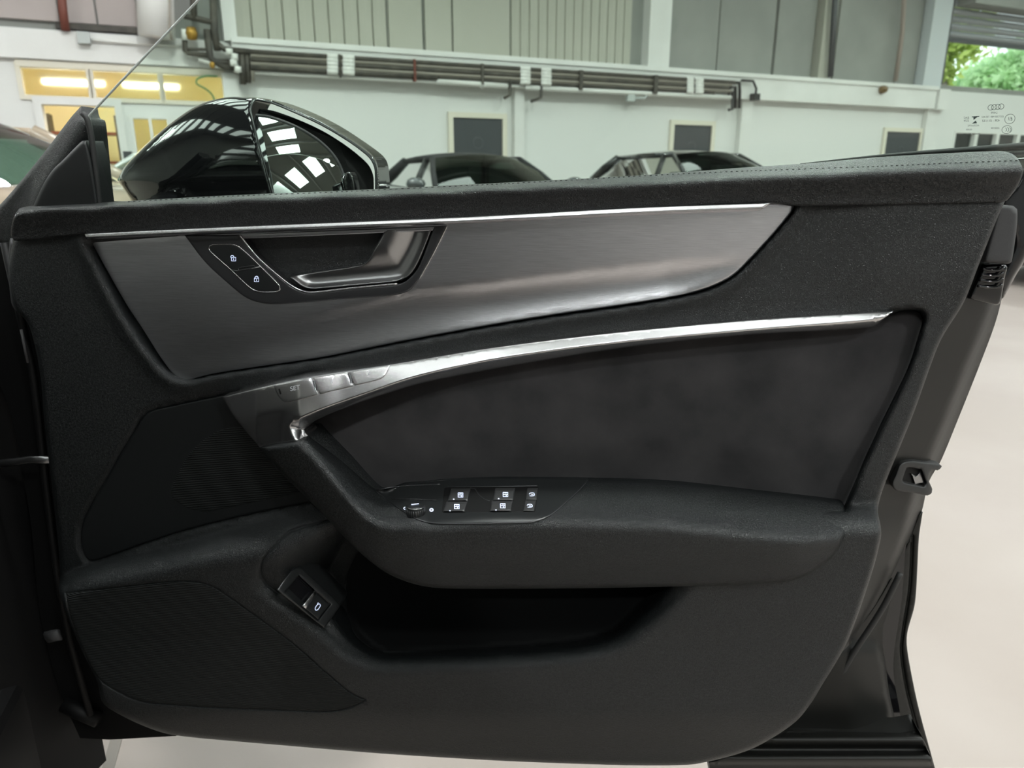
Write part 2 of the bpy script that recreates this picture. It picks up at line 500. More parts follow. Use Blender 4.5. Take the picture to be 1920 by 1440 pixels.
S_L, S_R, D_F, ROOF_Z = -13.0, 30.0, 24.0, 6.6
dr = [(wsz(848, 221)[0], wsz(940, 223)[0]), (wsz(1262, 235)[0], wsz(1332, 237)[0]), (wsz(1660, 250)[0], wsz(1722, 252)[0])]
DTOP = 2.03
sdl, sdr = wsz(78, 196)[0], wsz(214, 199)[0]         # lit doorway
swl, swr = wsz(249, 223)[0], wsz(312, 223)[0]        # small internal window
TR = [(40, 165), (175, 298), (305, 418)]
tr_s = [(wsz(a, 150)[0], wsz(b, 155)[0]) for a, b in TR]
TZ0, TZ1 = wsz(230, 186)[1], wsz(230, 134)[1]
WZ0, WZ1 = 1.35, wsz(280, 223)[1]
so_l = wsz(1763, 120)[0]                             # shutter opening
SO0, SO1, so_r = wsz(1800, 162)[1], wsz(1770, 69)[1]+0.9, so_l+5.5
ow_l, ow_r = wsz(1786, 270)[0], wsz(1786, 270)[0]+4.2
OWZ0, OWZ1 = 1.0, wsz(1850, 247)[1]

# lower wall, built around its openings
mb = MB()
TH = -0.22
def seg(s0, s1, z0, z1): wbox(mb, s0, s1, z0, z1, TH, 0)
seg(S_L, sdl, 0, TZ0)
seg(sdr, swl, 0, TZ0); seg(swl, swr, 0, WZ0); seg(swl, swr, WZ1, TZ0); seg(swr, dr[0][0], 0, TZ0)
seg(sdl, sdr, DTOP, TZ0)
prev = dr[0][0]
seg(S_L, tr_s[0][0], TZ0, TZ1); seg(tr_s[0][1], tr_s[1][0], TZ0, TZ1); seg(tr_s[1][1], tr_s[2][0], TZ0, TZ1); seg(tr_s[2][1], dr[0][0], TZ0, TZ1)
seg(S_L, dr[0][0], TZ1, 3.0)
seg(dr[0][0], ow_l, 0, 3.0)
seg(ow_l, ow_r, 0, OWZ0); seg(ow_l, ow_r, OWZ1, 3.0); seg(ow_r, S_R, 0, 3.0)
wall = on_wall(mb.build('wall_back', M_WALL)); wall['kind'] = 'structure'

# upper wall: plain backing above the ledge, opening for the shutter
mb = MB()
wbox(mb, S_L, so_l, 3.0, ROOF_Z, -0.35, -0.12); wbox(mb, so_l, so_r, SO1, ROOF_Z, -0.35, -0.12)
wbox(mb, so_l, so_r, 3.0, SO0, -0.35, -0.0); wbox(mb, so_r, S_R, 3.0, ROOF_Z, -0.35, -0.12)
up = on_wall(mb.build('wall_upper', M_CLADB)); up['kind'] = 'structure'
def upiece(name, s0, s1, z0, z1, d0, d1, m):
    b = MB(); wbox(b, s0, s1, z0, z1, d0, d1); return b.build(name, m, up)
zt = ROOF_Z
def us(x): return wsz(x, 40)[0]
# ribbed cladding strips, one object each
def ribs(x0, x1, pitch, m):
    s0, s1 = us(x0), us(x1); k = max(1, int(round((s1-s0)/pitch))); w = (s1-s0)/k
    me = None
    for i in range(k):
        if me is None:
            b = MB(); b.hexa([(0.0, 0.12, 3.0), (w*.97, 0.12, 3.0), (w*.97, 0.12, 3.0), (0.0, 0.12, 3.0)]*2)
            b = MB()
            pr = [(0.0, 0.12), (0.012, 0.085), (w*.5, 0.075), (w*.93, 0.082), (w*.99, 0.12)]
            b.add([(x, y, z) for z in (3.0, zt) for x, y in pr], [(j, j+1, 5+j+1, 5+j) for j in range(4)])
            o = b.build('cladding_strip', m, up); me = o
        else:
            o = me.copy(); COL.objects.link(o); o.parent = up
        o.location.x = s0+i*w
ribs(442, 728, 0.235, M_CLAD)
ribs(962, 1190, 0.185, M_CLAD)
upiece('cladding_panel', us(731), us(793), 3.0, zt, -0.12, -0.06, M_CLAD)
upiece('cladding_panel', us(799), us(848), 3.0, zt, -0.12, -0.05, M_CLAD)
upiece('cladding_panel', us(852), us(958), 3.0, zt, -0.12, -0.06, M_CLAD)
upiece('column', us(1212), us(1252), 3.0, zt, -0.12, 0.12, M_WHITE)
upiece('cladding_panel', us(1254), us(1350), 3.0, zt, -0.12, -0.03, M_CLADB)
upiece('cladding_panel', us(1354), us(1458), 3.0, zt, -0.12, -0.06, M_CLADB)
upiece('cladding_panel', us(1462), us(1530), 3.0, zt, -0.12, -0.04, M_CLADB)
upiece('column', us(1538), us(1557), 3.0, zt, -0.12, 0.10, M_CLAD)
upiece('cladding_panel', us(1578), us(1682), 3.0, zt, -0.12, -0.06, M_CLADB)
upiece('cladding_panel', us(1700), us(1736), 3.0, zt, -0.12, -0.08, M_CLADB)
upiece('column', us(1738), us(1772), 3.0, zt, -0.12, 0.14, mat('column_pale_blue', (0.55, 0.58, 0.60), 0.5))
upiece('column', us(416), us(441), 3.0, zt, -0.12, 0.10, M_WHITE)
for x0, x1 in ((-160, 110), (128, 180), (184, 258)):
    upiece('cladding_panel', us(x0), us(x1), 3.12, zt, -0.12, -0.05, M_CLADP)
upiece('cladding_panel', us(300), us(413), 3.0, zt, -0.12, -0.09, M_CLADB)

# ledge beam along the wall head
mb = MB(); zb0 = wsz(1500, 191, 0.2)[1]; zb1 = wsz(1500, 146, 0.2)[1]
wbox(mb, wsz(436, 100, 0.2)[0], wsz(1756, 180, 0.2)[0], zb0, zb1, 0.001, 0.2)
wbox(mb, wsz(436, 100, 0.2)[0], wsz(1756, 180, 0.2)[0], zb1-0.06, zb1+0.02, 0.2, 0.235)
trim = on_wall(mb.build('trim_1', M_WHITE)); trim['kind'] = 'structure'
mb = MB(); zl = 2.97
wbox(mb, S_L+.3, wsz(430, 100, 0.08)[0], TZ1+0.10, zl, 0.001, 0.08)
trim2 = on_wall(mb.build('trim_2', M_WHITE)); trim2['kind'] = 'structure'
mb = MB(); wbox(mb, wsz(1758, 175, 0.2)[0], wsz(1777, 180, 0.2)[0], zb0-0.02, zb1-0.03, 0.001, 0.26)
on_wall(mb.build('trim_3', M_WHITE))['kind'] = 'structure'
# pilasters under the ledge
for i, (xa, xb, yy) in enumerate(((960, 977, 210), (1383, 1402, 220), (1728, 1752, 235), (418, 447, 170))):
    mb = MB(); wbox(mb, wsz(xa, yy)[0], wsz(xb, yy)[0], 0, zb0-0.002, 0.001, 0.12)
    mb.build('pilaster', M_WHITE, wall)
# ledge-side head board above the left doors
mb = MB(); wbox(mb, wsz(30, 125)[0], wsz(420, 140)[0], TZ1, TZ1+0.09, 0.001, 0.04); mb.build('transom_head', M_FRAME, wall)

# grey doors with frames
for i, (a, b) in enumerate(dr):
    m = MB(); wbox(m, a, b, 0.005, DTOP, 0.002, 0.03)
    d_ = on_wall(m.build('door_%d' % (i+1), M_DOORG)); d_['kind'] = 'structure'
    for (u0, u1, v0, v1) in ((a-0.09, a-0.003, 0.005, DTOP+0.09), (b+0.003, b+0.09, 0.005, DTOP+0.09), (a-0.003, b+0.003, DTOP+0.003, DTOP+0.09)):
        m = MB(); wbox(m, u0, u1, v0, v1, 0.002, 0.06); m.build('door_frame', M_FRAME, d_)
    m = MB(); m.lathe([(0.10, 0), (0.10, -0.006), (0.085, -0.008)], 20, ((a+b)/2, -0.031, 1.62), 'y')
    m.build('door_sign', mat('sign_grey%d' % i, (0.075, 0.08, 0.085), 0.4), d_)
    m = MB(); m.tube([(b-0.09, -0.03, 1.02), (b-0.09, -0.08, 1.02), (b-0.2, -0.08, 1.02)], 0.01, 8); m.build('door_handle', M_SATIN, d_, True)

# lit room behind the left doorway, with its fluorescent tubes
rm = MB(); r0, r1 = wsz(20, 150)[0]-0.2, wsz(425, 150)[0]-0.05
wbox(rm, r0, r1, 0, 2.9, -2.6, -2.5); wbox(rm, r0-.1, r0, 0, 2.9, -2.6, -0.23); wbox(rm, r1, r1+.1, 0, 2.9, -2.6, -0.23); wbox(rm, r0, r1, 2.82, 2.9, -2.6, -0.23)
rw = on_wall(rm.build('wall_inner_room', M_ROOM)); rw['kind'] = 'structure'
for (c0, c1) in ((wsz(70, 150)[0], wsz(190, 155)[0]), (wsz(190, 150)[0]+.25, wsz(335, 155)[0])):
    z_ = (TZ0+TZ1)/2+0.06
    m = MB(); m.tube([(c0, 0.55, z_), (c1, 0.55, z_)], 0.028, 8)
    m.build('fluorescent_tube', emit_mat('tube_warm', (1.0, 0.90, 0.62), 100.0), rw)
    m = MB(); m.box((c0-.02, 0.50, z_+.03), (c1+.02, 0.60, z_+.09)); m.build('tube_batten', M_WHITE, rw)
for i, (a, b) in enumerate(tr_s):
    m = MB(); wbox(m, a+.001, b-.001, TZ0+.001, TZ1-.001, -0.12, -0.112)
    w_ = on_wall(m.build('window_%d' % (i+1), M_FROST)); w_['kind'] = 'structure'
    for (u0, u1, v0, v1) in ((a-.05, a+.01, TZ0-.05, TZ1+.05), (b-.01, b+.05, TZ0-.05, TZ1+.05), (a+.01, b-.01, TZ0-.05, TZ0+.01), (a+.01, b-.01, TZ1-.01, TZ1+.05)):
        m = MB(); wbox(m, u0, u1, v0, v1, 0.002, 0.03); m.build('window_frame', M_FRAME, w_)
m = MB(); wbox(m, swl+.001, swr-.001, WZ0+.001, WZ1-.001, -0.11, -0.10)
w_ = on_wall(m.build('window_4', M_FROST)); w_['kind'] = 'structure'
sm = (swl+swr)/2
for (u0, u1, v0, v1) in ((swl-.05, swl, WZ0-.05, WZ1+.05), (swr, swr+.05, WZ0-.05, WZ1+.05), (swl, swr, WZ0-.05, WZ0), (swl, swr, WZ1, WZ1+.05), (sm-.02, sm+.02, WZ0, WZ1)):
    m = MB(); wbox(m, u0, u1, v0, v1, 0.002, 0.03); m.build('window_frame', M_WHITE, w_)
for (u0, u1, v0, v1) in ((sdl-.10, sdl, 0, DTOP+.10), (sdr, sdr+.10, 0, DTOP+.10), (sdl, sdr, DTOP, DTOP+.10)):
    m = MB(); wbox(m, u0, u1, v0, v1, 0.002, 0.04); m.build('doorway_frame', M_WHITE, wall)
# shelving inside the lit room
sh = on_wall(empty('storage_shelf')); set_props(sh, 'dark storage shelf seen through the lit doorway', 'shelf')
sh.location = tuple(wpt(sdl+0.35, -1.6, 0)); sh.rotation_euler = (0, 0, WROT)
for u in (-0.5, 0.45):
    m = MB(); m.box((u, -0.2, 0), (u+.05, 0.2, 2.0)); m.build('upright', M_PIPED, sh)
for z_ in (0.35, 0.8, 1.25, 1.7):
    m = MB(); m.box((-0.45, -0.2, z_), (0.45, 0.2, z_+.04)); m.build('shelf_board', M_PIPER, sh)

# roller shutter, half raised
shut = on_wall(empty('roller_shutter')); set_props(shut, 'grey steel roller shutter half raised above the white wall', 'shutter')
zslat = wsz(1770, 69)[1]
mb = MB(); zc0 = wsz(1800, 24)[1]
for i in range(7):
    if i == 0:
        m = MB(); pr = [(0.0, 0.0), (-0.02, 0.02), (-0.045, 0.06), (-0.045, 0.10), (-0.02, 0.14), (0.0, 0.155)]
        m.add([(x, y, z) for x in (so_l+.06, so_r-.06) for y, z in pr], [(j, j+1, 6+j+1, 6+j) for j in range(5)])
        sl = m.build('slat', M_SHUT, shut, True)
        sl.location.z = zslat
    else:
        o = sl.copy(); COL.objects.link(o); o.parent = shut; o.location.z = zslat+i*0.16
m = MB(); m.box((so_l+.02, -0.02, zslat-0.09), (so_r-.02, 0.06, zslat)); m.build('bottom_bar', M_DOORG, shut)
m = MB(); m.box((so_l-.05, -0.10, SO0), (so_l+.05, 0.05, SO1)); m.build('guide_rail', M_DOORG, shut)
m = MB(); m.box((so_l+.25, -0.45, zslat+0.66), (so_r, -0.02, zslat+1.5)); m.build('shutter_box', M_CLADB, shut)

# office windows right
for i in range(5):
    a = ow_l+i*(ow_r-ow_l)/5; b = a+(ow_r-ow_l)/5
    m = MB(); wbox(m, a+.05, b-.05, OWZ0+.03, OWZ1-.03, -0.10, -0.09)
    w_ = on_wall(m.build('window_%d' % (5+i), M_PANE)); w_['kind'] = 'structure'
    for (u0, u1, v0, v1) in ((a, a+.06, OWZ0, OWZ1), (b-.06, b, OWZ0, OWZ1), (a+.06, b-.06, OWZ0, OWZ0+.05), (a+.06, b-.06, OWZ1-.05, OWZ1)):
        m = MB(); wbox(m, u0, u1, v0, v1, -0.12, 0.01); m.build('window_frame', M_WHITE, w_)
rm = MB(); wbox(rm, ow_l-.1, ow_r+.1, 0, 2.9, -2.6, -2.5); wbox(rm, ow_l-.2, ow_l-.1, 0, 2.9, -2.6, -.23); wbox(rm, ow_r+.1, ow_r+.2, 0, 2.9, -2.6, -.23); wbox(rm, ow_l-.1, ow_r+.1, 2.4, 2.5, -2.6, -.23)
rw2 = on_wall(rm.build('wall_office', mat('office_wall', (0.28, 0.34, 0.33), 0.7))); rw2['kind'] = 'structure'
m = MB(); m.box((ow_l+2.6, 0.5, 1.95), (ow_l+3.0, 0.9, 2.0)); m.build('office_lamp', M_LAMP, rw2)

# other walls and roof
def hall_wall(name, s0, s1, d0, d1, m):
    b = MB(); wbox(b, s0, s1, 0, ROOF_Z, d0, d1); on_wall(b.build(name, m))['kind'] = 'structure'
M_DARKCLAD = mat('dark_cladding', (0.10, 0.105, 0.105), 0.6)
hall_wall('wall_left', S_L-.2, S_L-.001, 0.0, D_F, M_CLADB)
hall_wall('wall_right', S_R+.001, S_R+.2, 0.0, D_F, M_WHITE)
hall_wall('wall_front', S_L, S_R, D_F+.001, D_F+.2, M_DARKCLAD)
b = MB(); wbox(b, S_L+.01, S_R-.01, 0, 3.0, D_F-.12, D_F); on_wall(b.build('wall_front_lower', mat('front_wall_grey', (0.42, 0.43, 0.43), 0.6)))['kind'] = 'structure'
b = MB(); wbox(b, S_L-.2, S_R+.2, ROOF_Z+.001, ROOF_Z+.2, -0.35, D_F+.2)
ceil = on_wall(b.build('ceiling', M_ROOF)); ceil['kind'] = 'structure'
pu = None
for i in range(16):
    if pu is None:
        b = MB(); wbox(b, S_L, S_R, ROOF_Z-0.22, ROOF_Z-0.002, 0.71, 0.79); pu = b.build('purlin', M_STEEL, ceil)
    else:
        o = pu.copy(); COL.objects.link(o); o.parent = ceil; o.location.y = -i*1.5
sk = None
for si in range(9):
    for dj in range(15):
        s_ = S_L+2.2+si*4.7; d_ = 1.5+dj*1.5
        if sk is None:
            b = MB(); b.box((-0.8, -0.42, ROOF_Z-.02), (0.8, 0.42, ROOF_Z-.001)); sk = b.build('skylight_panel', M_SKY, ceil); o = sk
        else:
            o = sk.copy(); COL.objects.link(o); o.parent = ceil
        o.location = (s_, -d_, 0)
lm = None
for i, (s_, d_) in enumerate(((-4.6, 11.9), (-10, 5), (-4.5, 5), (1.5, 6), (7.5, 6), (14, 6), (21, 6), (-9, 17), (-3.5, 17), (2.0, 17), (8, 17))):  # first lamp, over the camera, is added to strengthen light from above
    if lm is None:
        b = MB(); b.lathe([(0.02, 0.3), (0.06, 0.28), (0.2, 0.08), (0.24, 0.0)], 20, (0, 0, 5.7)); lm = b.build('high_bay_lamp', M_STEEL, ceil, True)
        b = MB(); b.lathe([(0.001, 0.01), (0.22, 0.01)], 20, (0, 0, 5.7)); ld = b.build('lamp_disc', M_LAMP, lm)
        b = MB(); b.tube([(0, 0, 5.98), (0, 0, ROOF_Z)], 0.01, 6); lr = b.build('lamp_rod', M_STEEL, lm)
        o = lm
    else:
        o = lm.copy(); COL.objects.link(o); o.parent = ceil
        for c in (ld, lr):
            q = c.copy(); COL.objects.link(q); q.parent = o
    o.location = (s_, -d_, 0)
    L = bpy.data.lights.new('lamp_light', 'AREA'); L.shape = 'DISK'; L.size = 0.45; L.energy = LAMP_POWER; L.color = (0.96, 1.0, 0.98)
    lo = bpy.data.objects.new('lamp_light', L); COL.objects.link(lo); lo.location = tuple(wpt(s_, d_, 5.66))

# ---- pipework on the ledge
pipe = on_wall(empty('wall_pipework')); set_props(pipe, 'bundle of dark pipes running along the white wall ledge', 'pipes')
def wp(x, y, off): s, z = wsz(x, y, off); return (s, -off, z)
def ptube(name, pts, r, m, off=0.30, seg=8):
    b = MB(); b.tube([wp(*q[:2], q[2] if len(q) > 2 else off) for q in pts], r, seg); return b.build(name, m, pipe, True)
x0, x1 = 466, 1372
VPX, VPY = 4054.0, 325.0
def vy(x, y, xx): return y + (VPY-y)*(xx-x)/(VPX-x)      # same height further along the wall
for yr, r, m, xa, xb in ((105, .036, M_PIPED, 440, 1378), (112, .026, M_PIPEG, 470, 1372), (119, .034, M_PIPED, 470, 1366), (126.5, .030, M_PIPEG, 470, 1372), (133, .040, M_PIPED, 470, 820), (133, .026, M_PIPED, 820, 1340)):
    ptube('pipe', [(xa, vy(597, yr, xa)), (xb, vy(597, yr, xb))], r, m)
ptube('conduit', [(470, vy(597, 142, 470)), (1372, vy(597, 142, 1372))], 0.03, M_PIPEW, 0.24)
ptube('conduit', [(818, 152), (950, 161)], 0.05, M_PIPEW, 0.27)
ptube('conduit', [(985, 164), (1372, 183)], 0.045, M_PIPEW, 0.27)
for xa, xb in ((613, 633), (642, 664), (975, 993), (1014, 1032), (1287, 1299), (1303, 1317)):
    for yr in (105, 112, 119, 126.5, 133):
        ptube('insulation_sleeve', [(xa, vy(597, yr, xa), .31), (xb, vy(597, yr, xb), .31)], 0.046, M_PIPEW)
for xx in (638, 778, 905, 1090, 1230):
    b = MB(); s0, zA = wsz(xx-2.5, vy(597, 99, xx), .35); s1, zB = wsz(xx+2.5, vy(597, 143, xx), .35)
    wbox(b, s0, s1, zB, zA, 0.2, 0.36); b.build('pipe_bracket', M_PIPER if xx == 778 else M_PIPED, pipe)
# elbows at the right end
ptube('elbow_pipe', [(1372, vy(597, 105, 1372)), (1386, 155), (1387, 170), (1386, 203)], .032, M_BOXBLK)
ptube('elbow_pipe', [(1366, vy(597, 119, 1366)), (1379, 163), (1379, 203)], .032, M_BOXBLK)
ptube('elbow_pipe', [(1366, vy(597, 133, 1366)), (1374, 172), (1373, 205), (1366, 206)], .03, M_BOXBLK)
ptube('elbow_pipe', [(955, 147), (957, 152), (956, 178), (945, 184)], .025, M_PIPED)
ptube('elbow_pipe', [(1010, 148), (1015, 153), (1014, 183), (996, 190)], .028, M_PIPED)
# cluster left of the ledge
for q, r, m in (([(361, -40), (364, 38)], .045, M_PIPED), ([(398, -40), (402, 60), (408, 95)], .05, M_PIPED), ([(345, 30), (400, 42)], .04, M_PIPED), ([(346, 55), (347, 95), (352, 100), (392, 104)], .035, M_PIPED),
                 ([(350, 92), (392, 93)], .022, M_PIPED), ([(388, 55), (394, 108), (402, 116), (430, 118)], .05, M_PIPED), ([(405, 80), (420, 92), (470, 97)], .04, M_PIPED), ([(395, 110), (418, 124), (440, 128)], .045, M_PIPED),
                 ([(453, 95), (456, 158)], .045, M_PIPED), ([(463, 97), (466, 155)], .04, M_PIPED), ([(473, 110), (474, 152)], .032, M_PIPEG), ([(420, 122), (452, 132)], .035, M_PIPEG), ([(372, 112), (384, 116), (398, 118)], .02, M_PIPEW)):
    ptube('riser_pipe', q, r, m, 0.26)
b = MB(); b.lathe([(0.0, 0.09), (0.06, 0.08), (0.085, 0.0), (0.06, -0.08), (0.0, -0.09)], 14, wp(359, 63, 0.3)); b.build('brass_valve', M_BRASS, pipe, True)
b = MB(); b.lathe([(0.0, 0.05), (0.035, 0.03), (0.035, -0.03), (0.0, -0.05)], 10, wp(398, 122, 0.32)); b.build('brass_valve', M_BRASS, pipe, True)
ptube('valve_stem', [(345, 55), (346, 75)], .04, M_PIPEW, 0.3)
for (xx, yy) in ((430, 97), (440, 107), (438, 118), (446, 130)):
    b = MB(); b.lathe([(0.0, 0.05), (0.05, 0.04), (0.05, -0.04), (0.0, -0.05)], 10, wp(xx, yy, 0.32)); b.build('pipe_joint', M_PIPEW, pipe, True)

def single(name, label, cat, mbld, m, smooth=True):
    o = on_wall(mbld.build(name, m, None, smooth)); set_props(o, label, cat); return o
b = MB(); b.tube([wp(110, -60, .12), wp(118, 20, .12), wp(123, 58, .12)], 0.055, 10); single('drain_pipe', 'red-brown vertical pipe above the lit transom windows', 'pipe', b, M_PIPER)
b = MB(); b.tube([wp(288, -80, .3), wp(294, 70, .3)], 0.24, 24); single('ventilation_duct', 'wide white vertical duct left of the pipe bundle', 'duct', b, M_PIPEW)
b = MB(); b.tube([wp(318, -60, .6), wp(318, 55, .6), wp(322, 75, .6)], 0.02, 8); single('thin_cable', 'thin dark cable hanging beside the wide white duct', 'cable', b, M_PIPEG)
b = MB(); s0, z0 = wsz(148, 82, .1); s1, z1 = wsz(168, 62, .1); wbox(b, s0, s1, z0, z1, 0.081, 0.2); single('junction_box', 'small grey junction box above the lit transom windows', 'junction box', b, M_BOXGREY, False)
b = MB(); s0, z0 = wsz(105, 64, .1); s1, z1 = wsz(259, 57, .1); wbox(b, s0, s1, 3.02, 3.10, -0.05, 0.04); single('cable_tray', 'dark cable tray beneath the pinkish wall panels', 'cable tray', b, M_PIPED, False)
b = MB(); b.tube([wp(171, 75, .12), wp(260, 82, .12), wp(345, 86, .12)], 0.02, 8); single('white_conduit', 'thin pale conduit running from the grey junction box', 'conduit', b, M_PIPEW)
b = MB(); b.tube([wp(1569, -60, .22), wp(1557, 144, .22)], 0.06, 10); single('down_pipe', 'dark grey vertical downpipe above the white ledge', 'pipe', b, M_DOORG)
b = MB(); b.tube([wp(1697, -40, .1), wp(1692, 60, .1), wp(1679, 152, .1)], 0.05, 10); single('vertical_conduit', 'pinkish brown vertical conduit left of the pale blue column', 'conduit', b, mat('conduit_brown', (0.30, 0.24, 0.21), 0.6))
b = MB(); s0, z0 = wsz(1411, 188, .3); s1, z1 = wsz(1422, 176, .3); wbox(b, s0, s1, z0, z1, 0.21, 0.36); b.tube([wp(1417, 177, .3), wp(1418, 166, .3), wp(1412, 152, .3), wp(1390, 151, .3)], 0.025, 8); single('cable_box', 'small black box on a short cable right of the pipe ends', 'cable box', b, M_BOXBLK, False)
b = MB(); b.lathe([(0.0, -0.10), (0.06, -0.08), (0.085, -0.02), (0.085, 0.05)], 14, wp(1656, 168, .26), 'y'); single('wall_sensor', 'brown round sensor on the face of the white ledge', 'sensor', b, mat('sensor_brown', (0.16, 0.10, 0.04), 0.5))
b = MB(); s0, z0 = wsz(1172, 190, .2); s1, z1 = wsz(1186, 178, .2); wbox(b, s0, s1, z0, z1, 0.201, 0.30); b.tube([wp(1186, 184, .28), wp(1208, 184, .28), wp(1217, 176, .28), wp(1218, 162, .28)], 0.022, 8); single('outlet_box', 'grey outlet box with a curved cable below the pipe bundle', 'junction box', b, M_BOXGREY, False)
b = MB(); b.lathe([(0.0, -0.06), (0.05, -0.05), (0.06, 0.0), (0.06, 0.04)], 12, wp(905, 159, .3), 'y'); single('round_fitting', 'round white fitting on the conduit above the first grey door', 'fitting', b, M_PIPEW)
b = MB(); b.tube([wp(q[0], q[1], .1) for q in spl([(408, 143), (385, 143), (370, 148), (369, 157), (386, 167), (398, 178), (404, 195), (405, 215)], 3, False)], 0.013, 8); single('green_hose', 'thin green hose drooping across the third transom window', 'hose', b, mat('hose_green', (0.12, 0.28, 0.12), 0.5))
b = MB(); s0, z0 = wsz(233, 300); s1, z1 = wsz(247, 284); wbox(b, s0, s1, z0, z1, 0.001, 0.06); single('wall_switch', 'dark grey switch box left of the small yellow window', 'switch box', b, M_DOORG, False)

# ---- trees beyond the shutter
def make_tree(loc, h, rad, n, col, label, seed):
    r_ = np.random.default_rng(seed)
    t = empty('garden_tree', tuple(loc)); set_props(t, label, 'tree', 'trees outside the raised shutter')
    b = MB(); b.tube([(0, 0, 0), (0.1, 0, h*.4), (0.05, 0.1, h*.7)], [0.22, 0.16, 0.06], 8); b.build('trunk', M_PIPEG, t, True)
    cl = r_.normal(size=(26, 3)); cl /= np.linalg.norm(cl, axis=1)[:, None]; cl *= r_.uniform(0.3, 0.9, (26, 1))*np.array([rad, rad, h*.33]); cl[:, 2] += h*.66
    q = cl[r_.integers(0, 26, n)] + r_.normal(size=(n, 3))*rad*0.2
    v = np.zeros((n, 4, 3)); 
    u = r_.normal(size=(n, 3)); u /= np.linalg.norm(u, axis=1)[:, None]; w = np.cross(u, r_.normal(size=(n, 3))); w /= np.linalg.norm(w, axis=1)[:, None]
    sz = r_.uniform(0.09, 0.2, (n, 1))
    v[:, 0] = q-u*sz; v[:, 1] = q+w*sz*.5; v[:, 2] = q+u*sz; v[:, 3] = q-w*sz*.5
    o = mesh_obj('foliage', v.reshape(-1, 3), [(4*i, 4*i+1, 4*i+2, 4*i+3) for i in range(n)], col, t, False); o['kind'] = 'stuff'
def leafmat(name, c, c2):
    m = mat(name, c, 0.6, var=(0.8, 0.5, c2)); nt = m.node_tree; b = nt.nodes['Principled BSDF']
    tr = nt.nodes.new('ShaderNodeBsdfTranslucent'); tr.inputs[0].default_value = (*[min(1, k*1.6) for k in c2], 1); mx = nt.nodes.new('ShaderNodeMixShader'); mx.inputs[0].default_value = 0.4
    nt.links.new(b.outputs[0], mx.inputs[1]); nt.links.new(tr.outputs[0], mx.inputs[2]); nt.links.new(mx.outputs[0], nt.nodes['Material Output'].inputs[0]); return m
LF1 = leafmat('leaf_green', (0.30, 0.46, 0.28), (0.46, 0.62, 0.36)); LF2 = leafmat('leaf_yellow_green', (0.36, 0.46, 0.10), (0.5, 0.6, 0.18))
def out_at(x, depth):
    d = rays(np.array(float(x)), np.array(HORIZON)); d = d/np.linalg.norm(d[:2]); q = CAM+d*depth; return (q[0], q[1], 0)
make_tree(out_at(1866, 33), 6.0, 1.35, 8000, LF1, 'leafy green tree in the middle of the shutter opening', 1)
make_tree(out_at(2010, 29), 7.6, 1.5, 9000, LF1, 'tall green tree at the right of the shutter opening', 2)
make_tree(out_at(1795, 40), 5.9, 1.4, 7000, LF1, 'low green tree at the left foot of the shutter opening', 3)
make_tree(out_at(1738, 29), 9.0, 1.0, 5000, LF2, 'tall yellow-green tree at the left edge of the shutter opening', 4)
make_tree(out_at(1940, 39), 7.6, 1.5, 7000, LF1, 'farther green tree between the middle and right trees', 5)

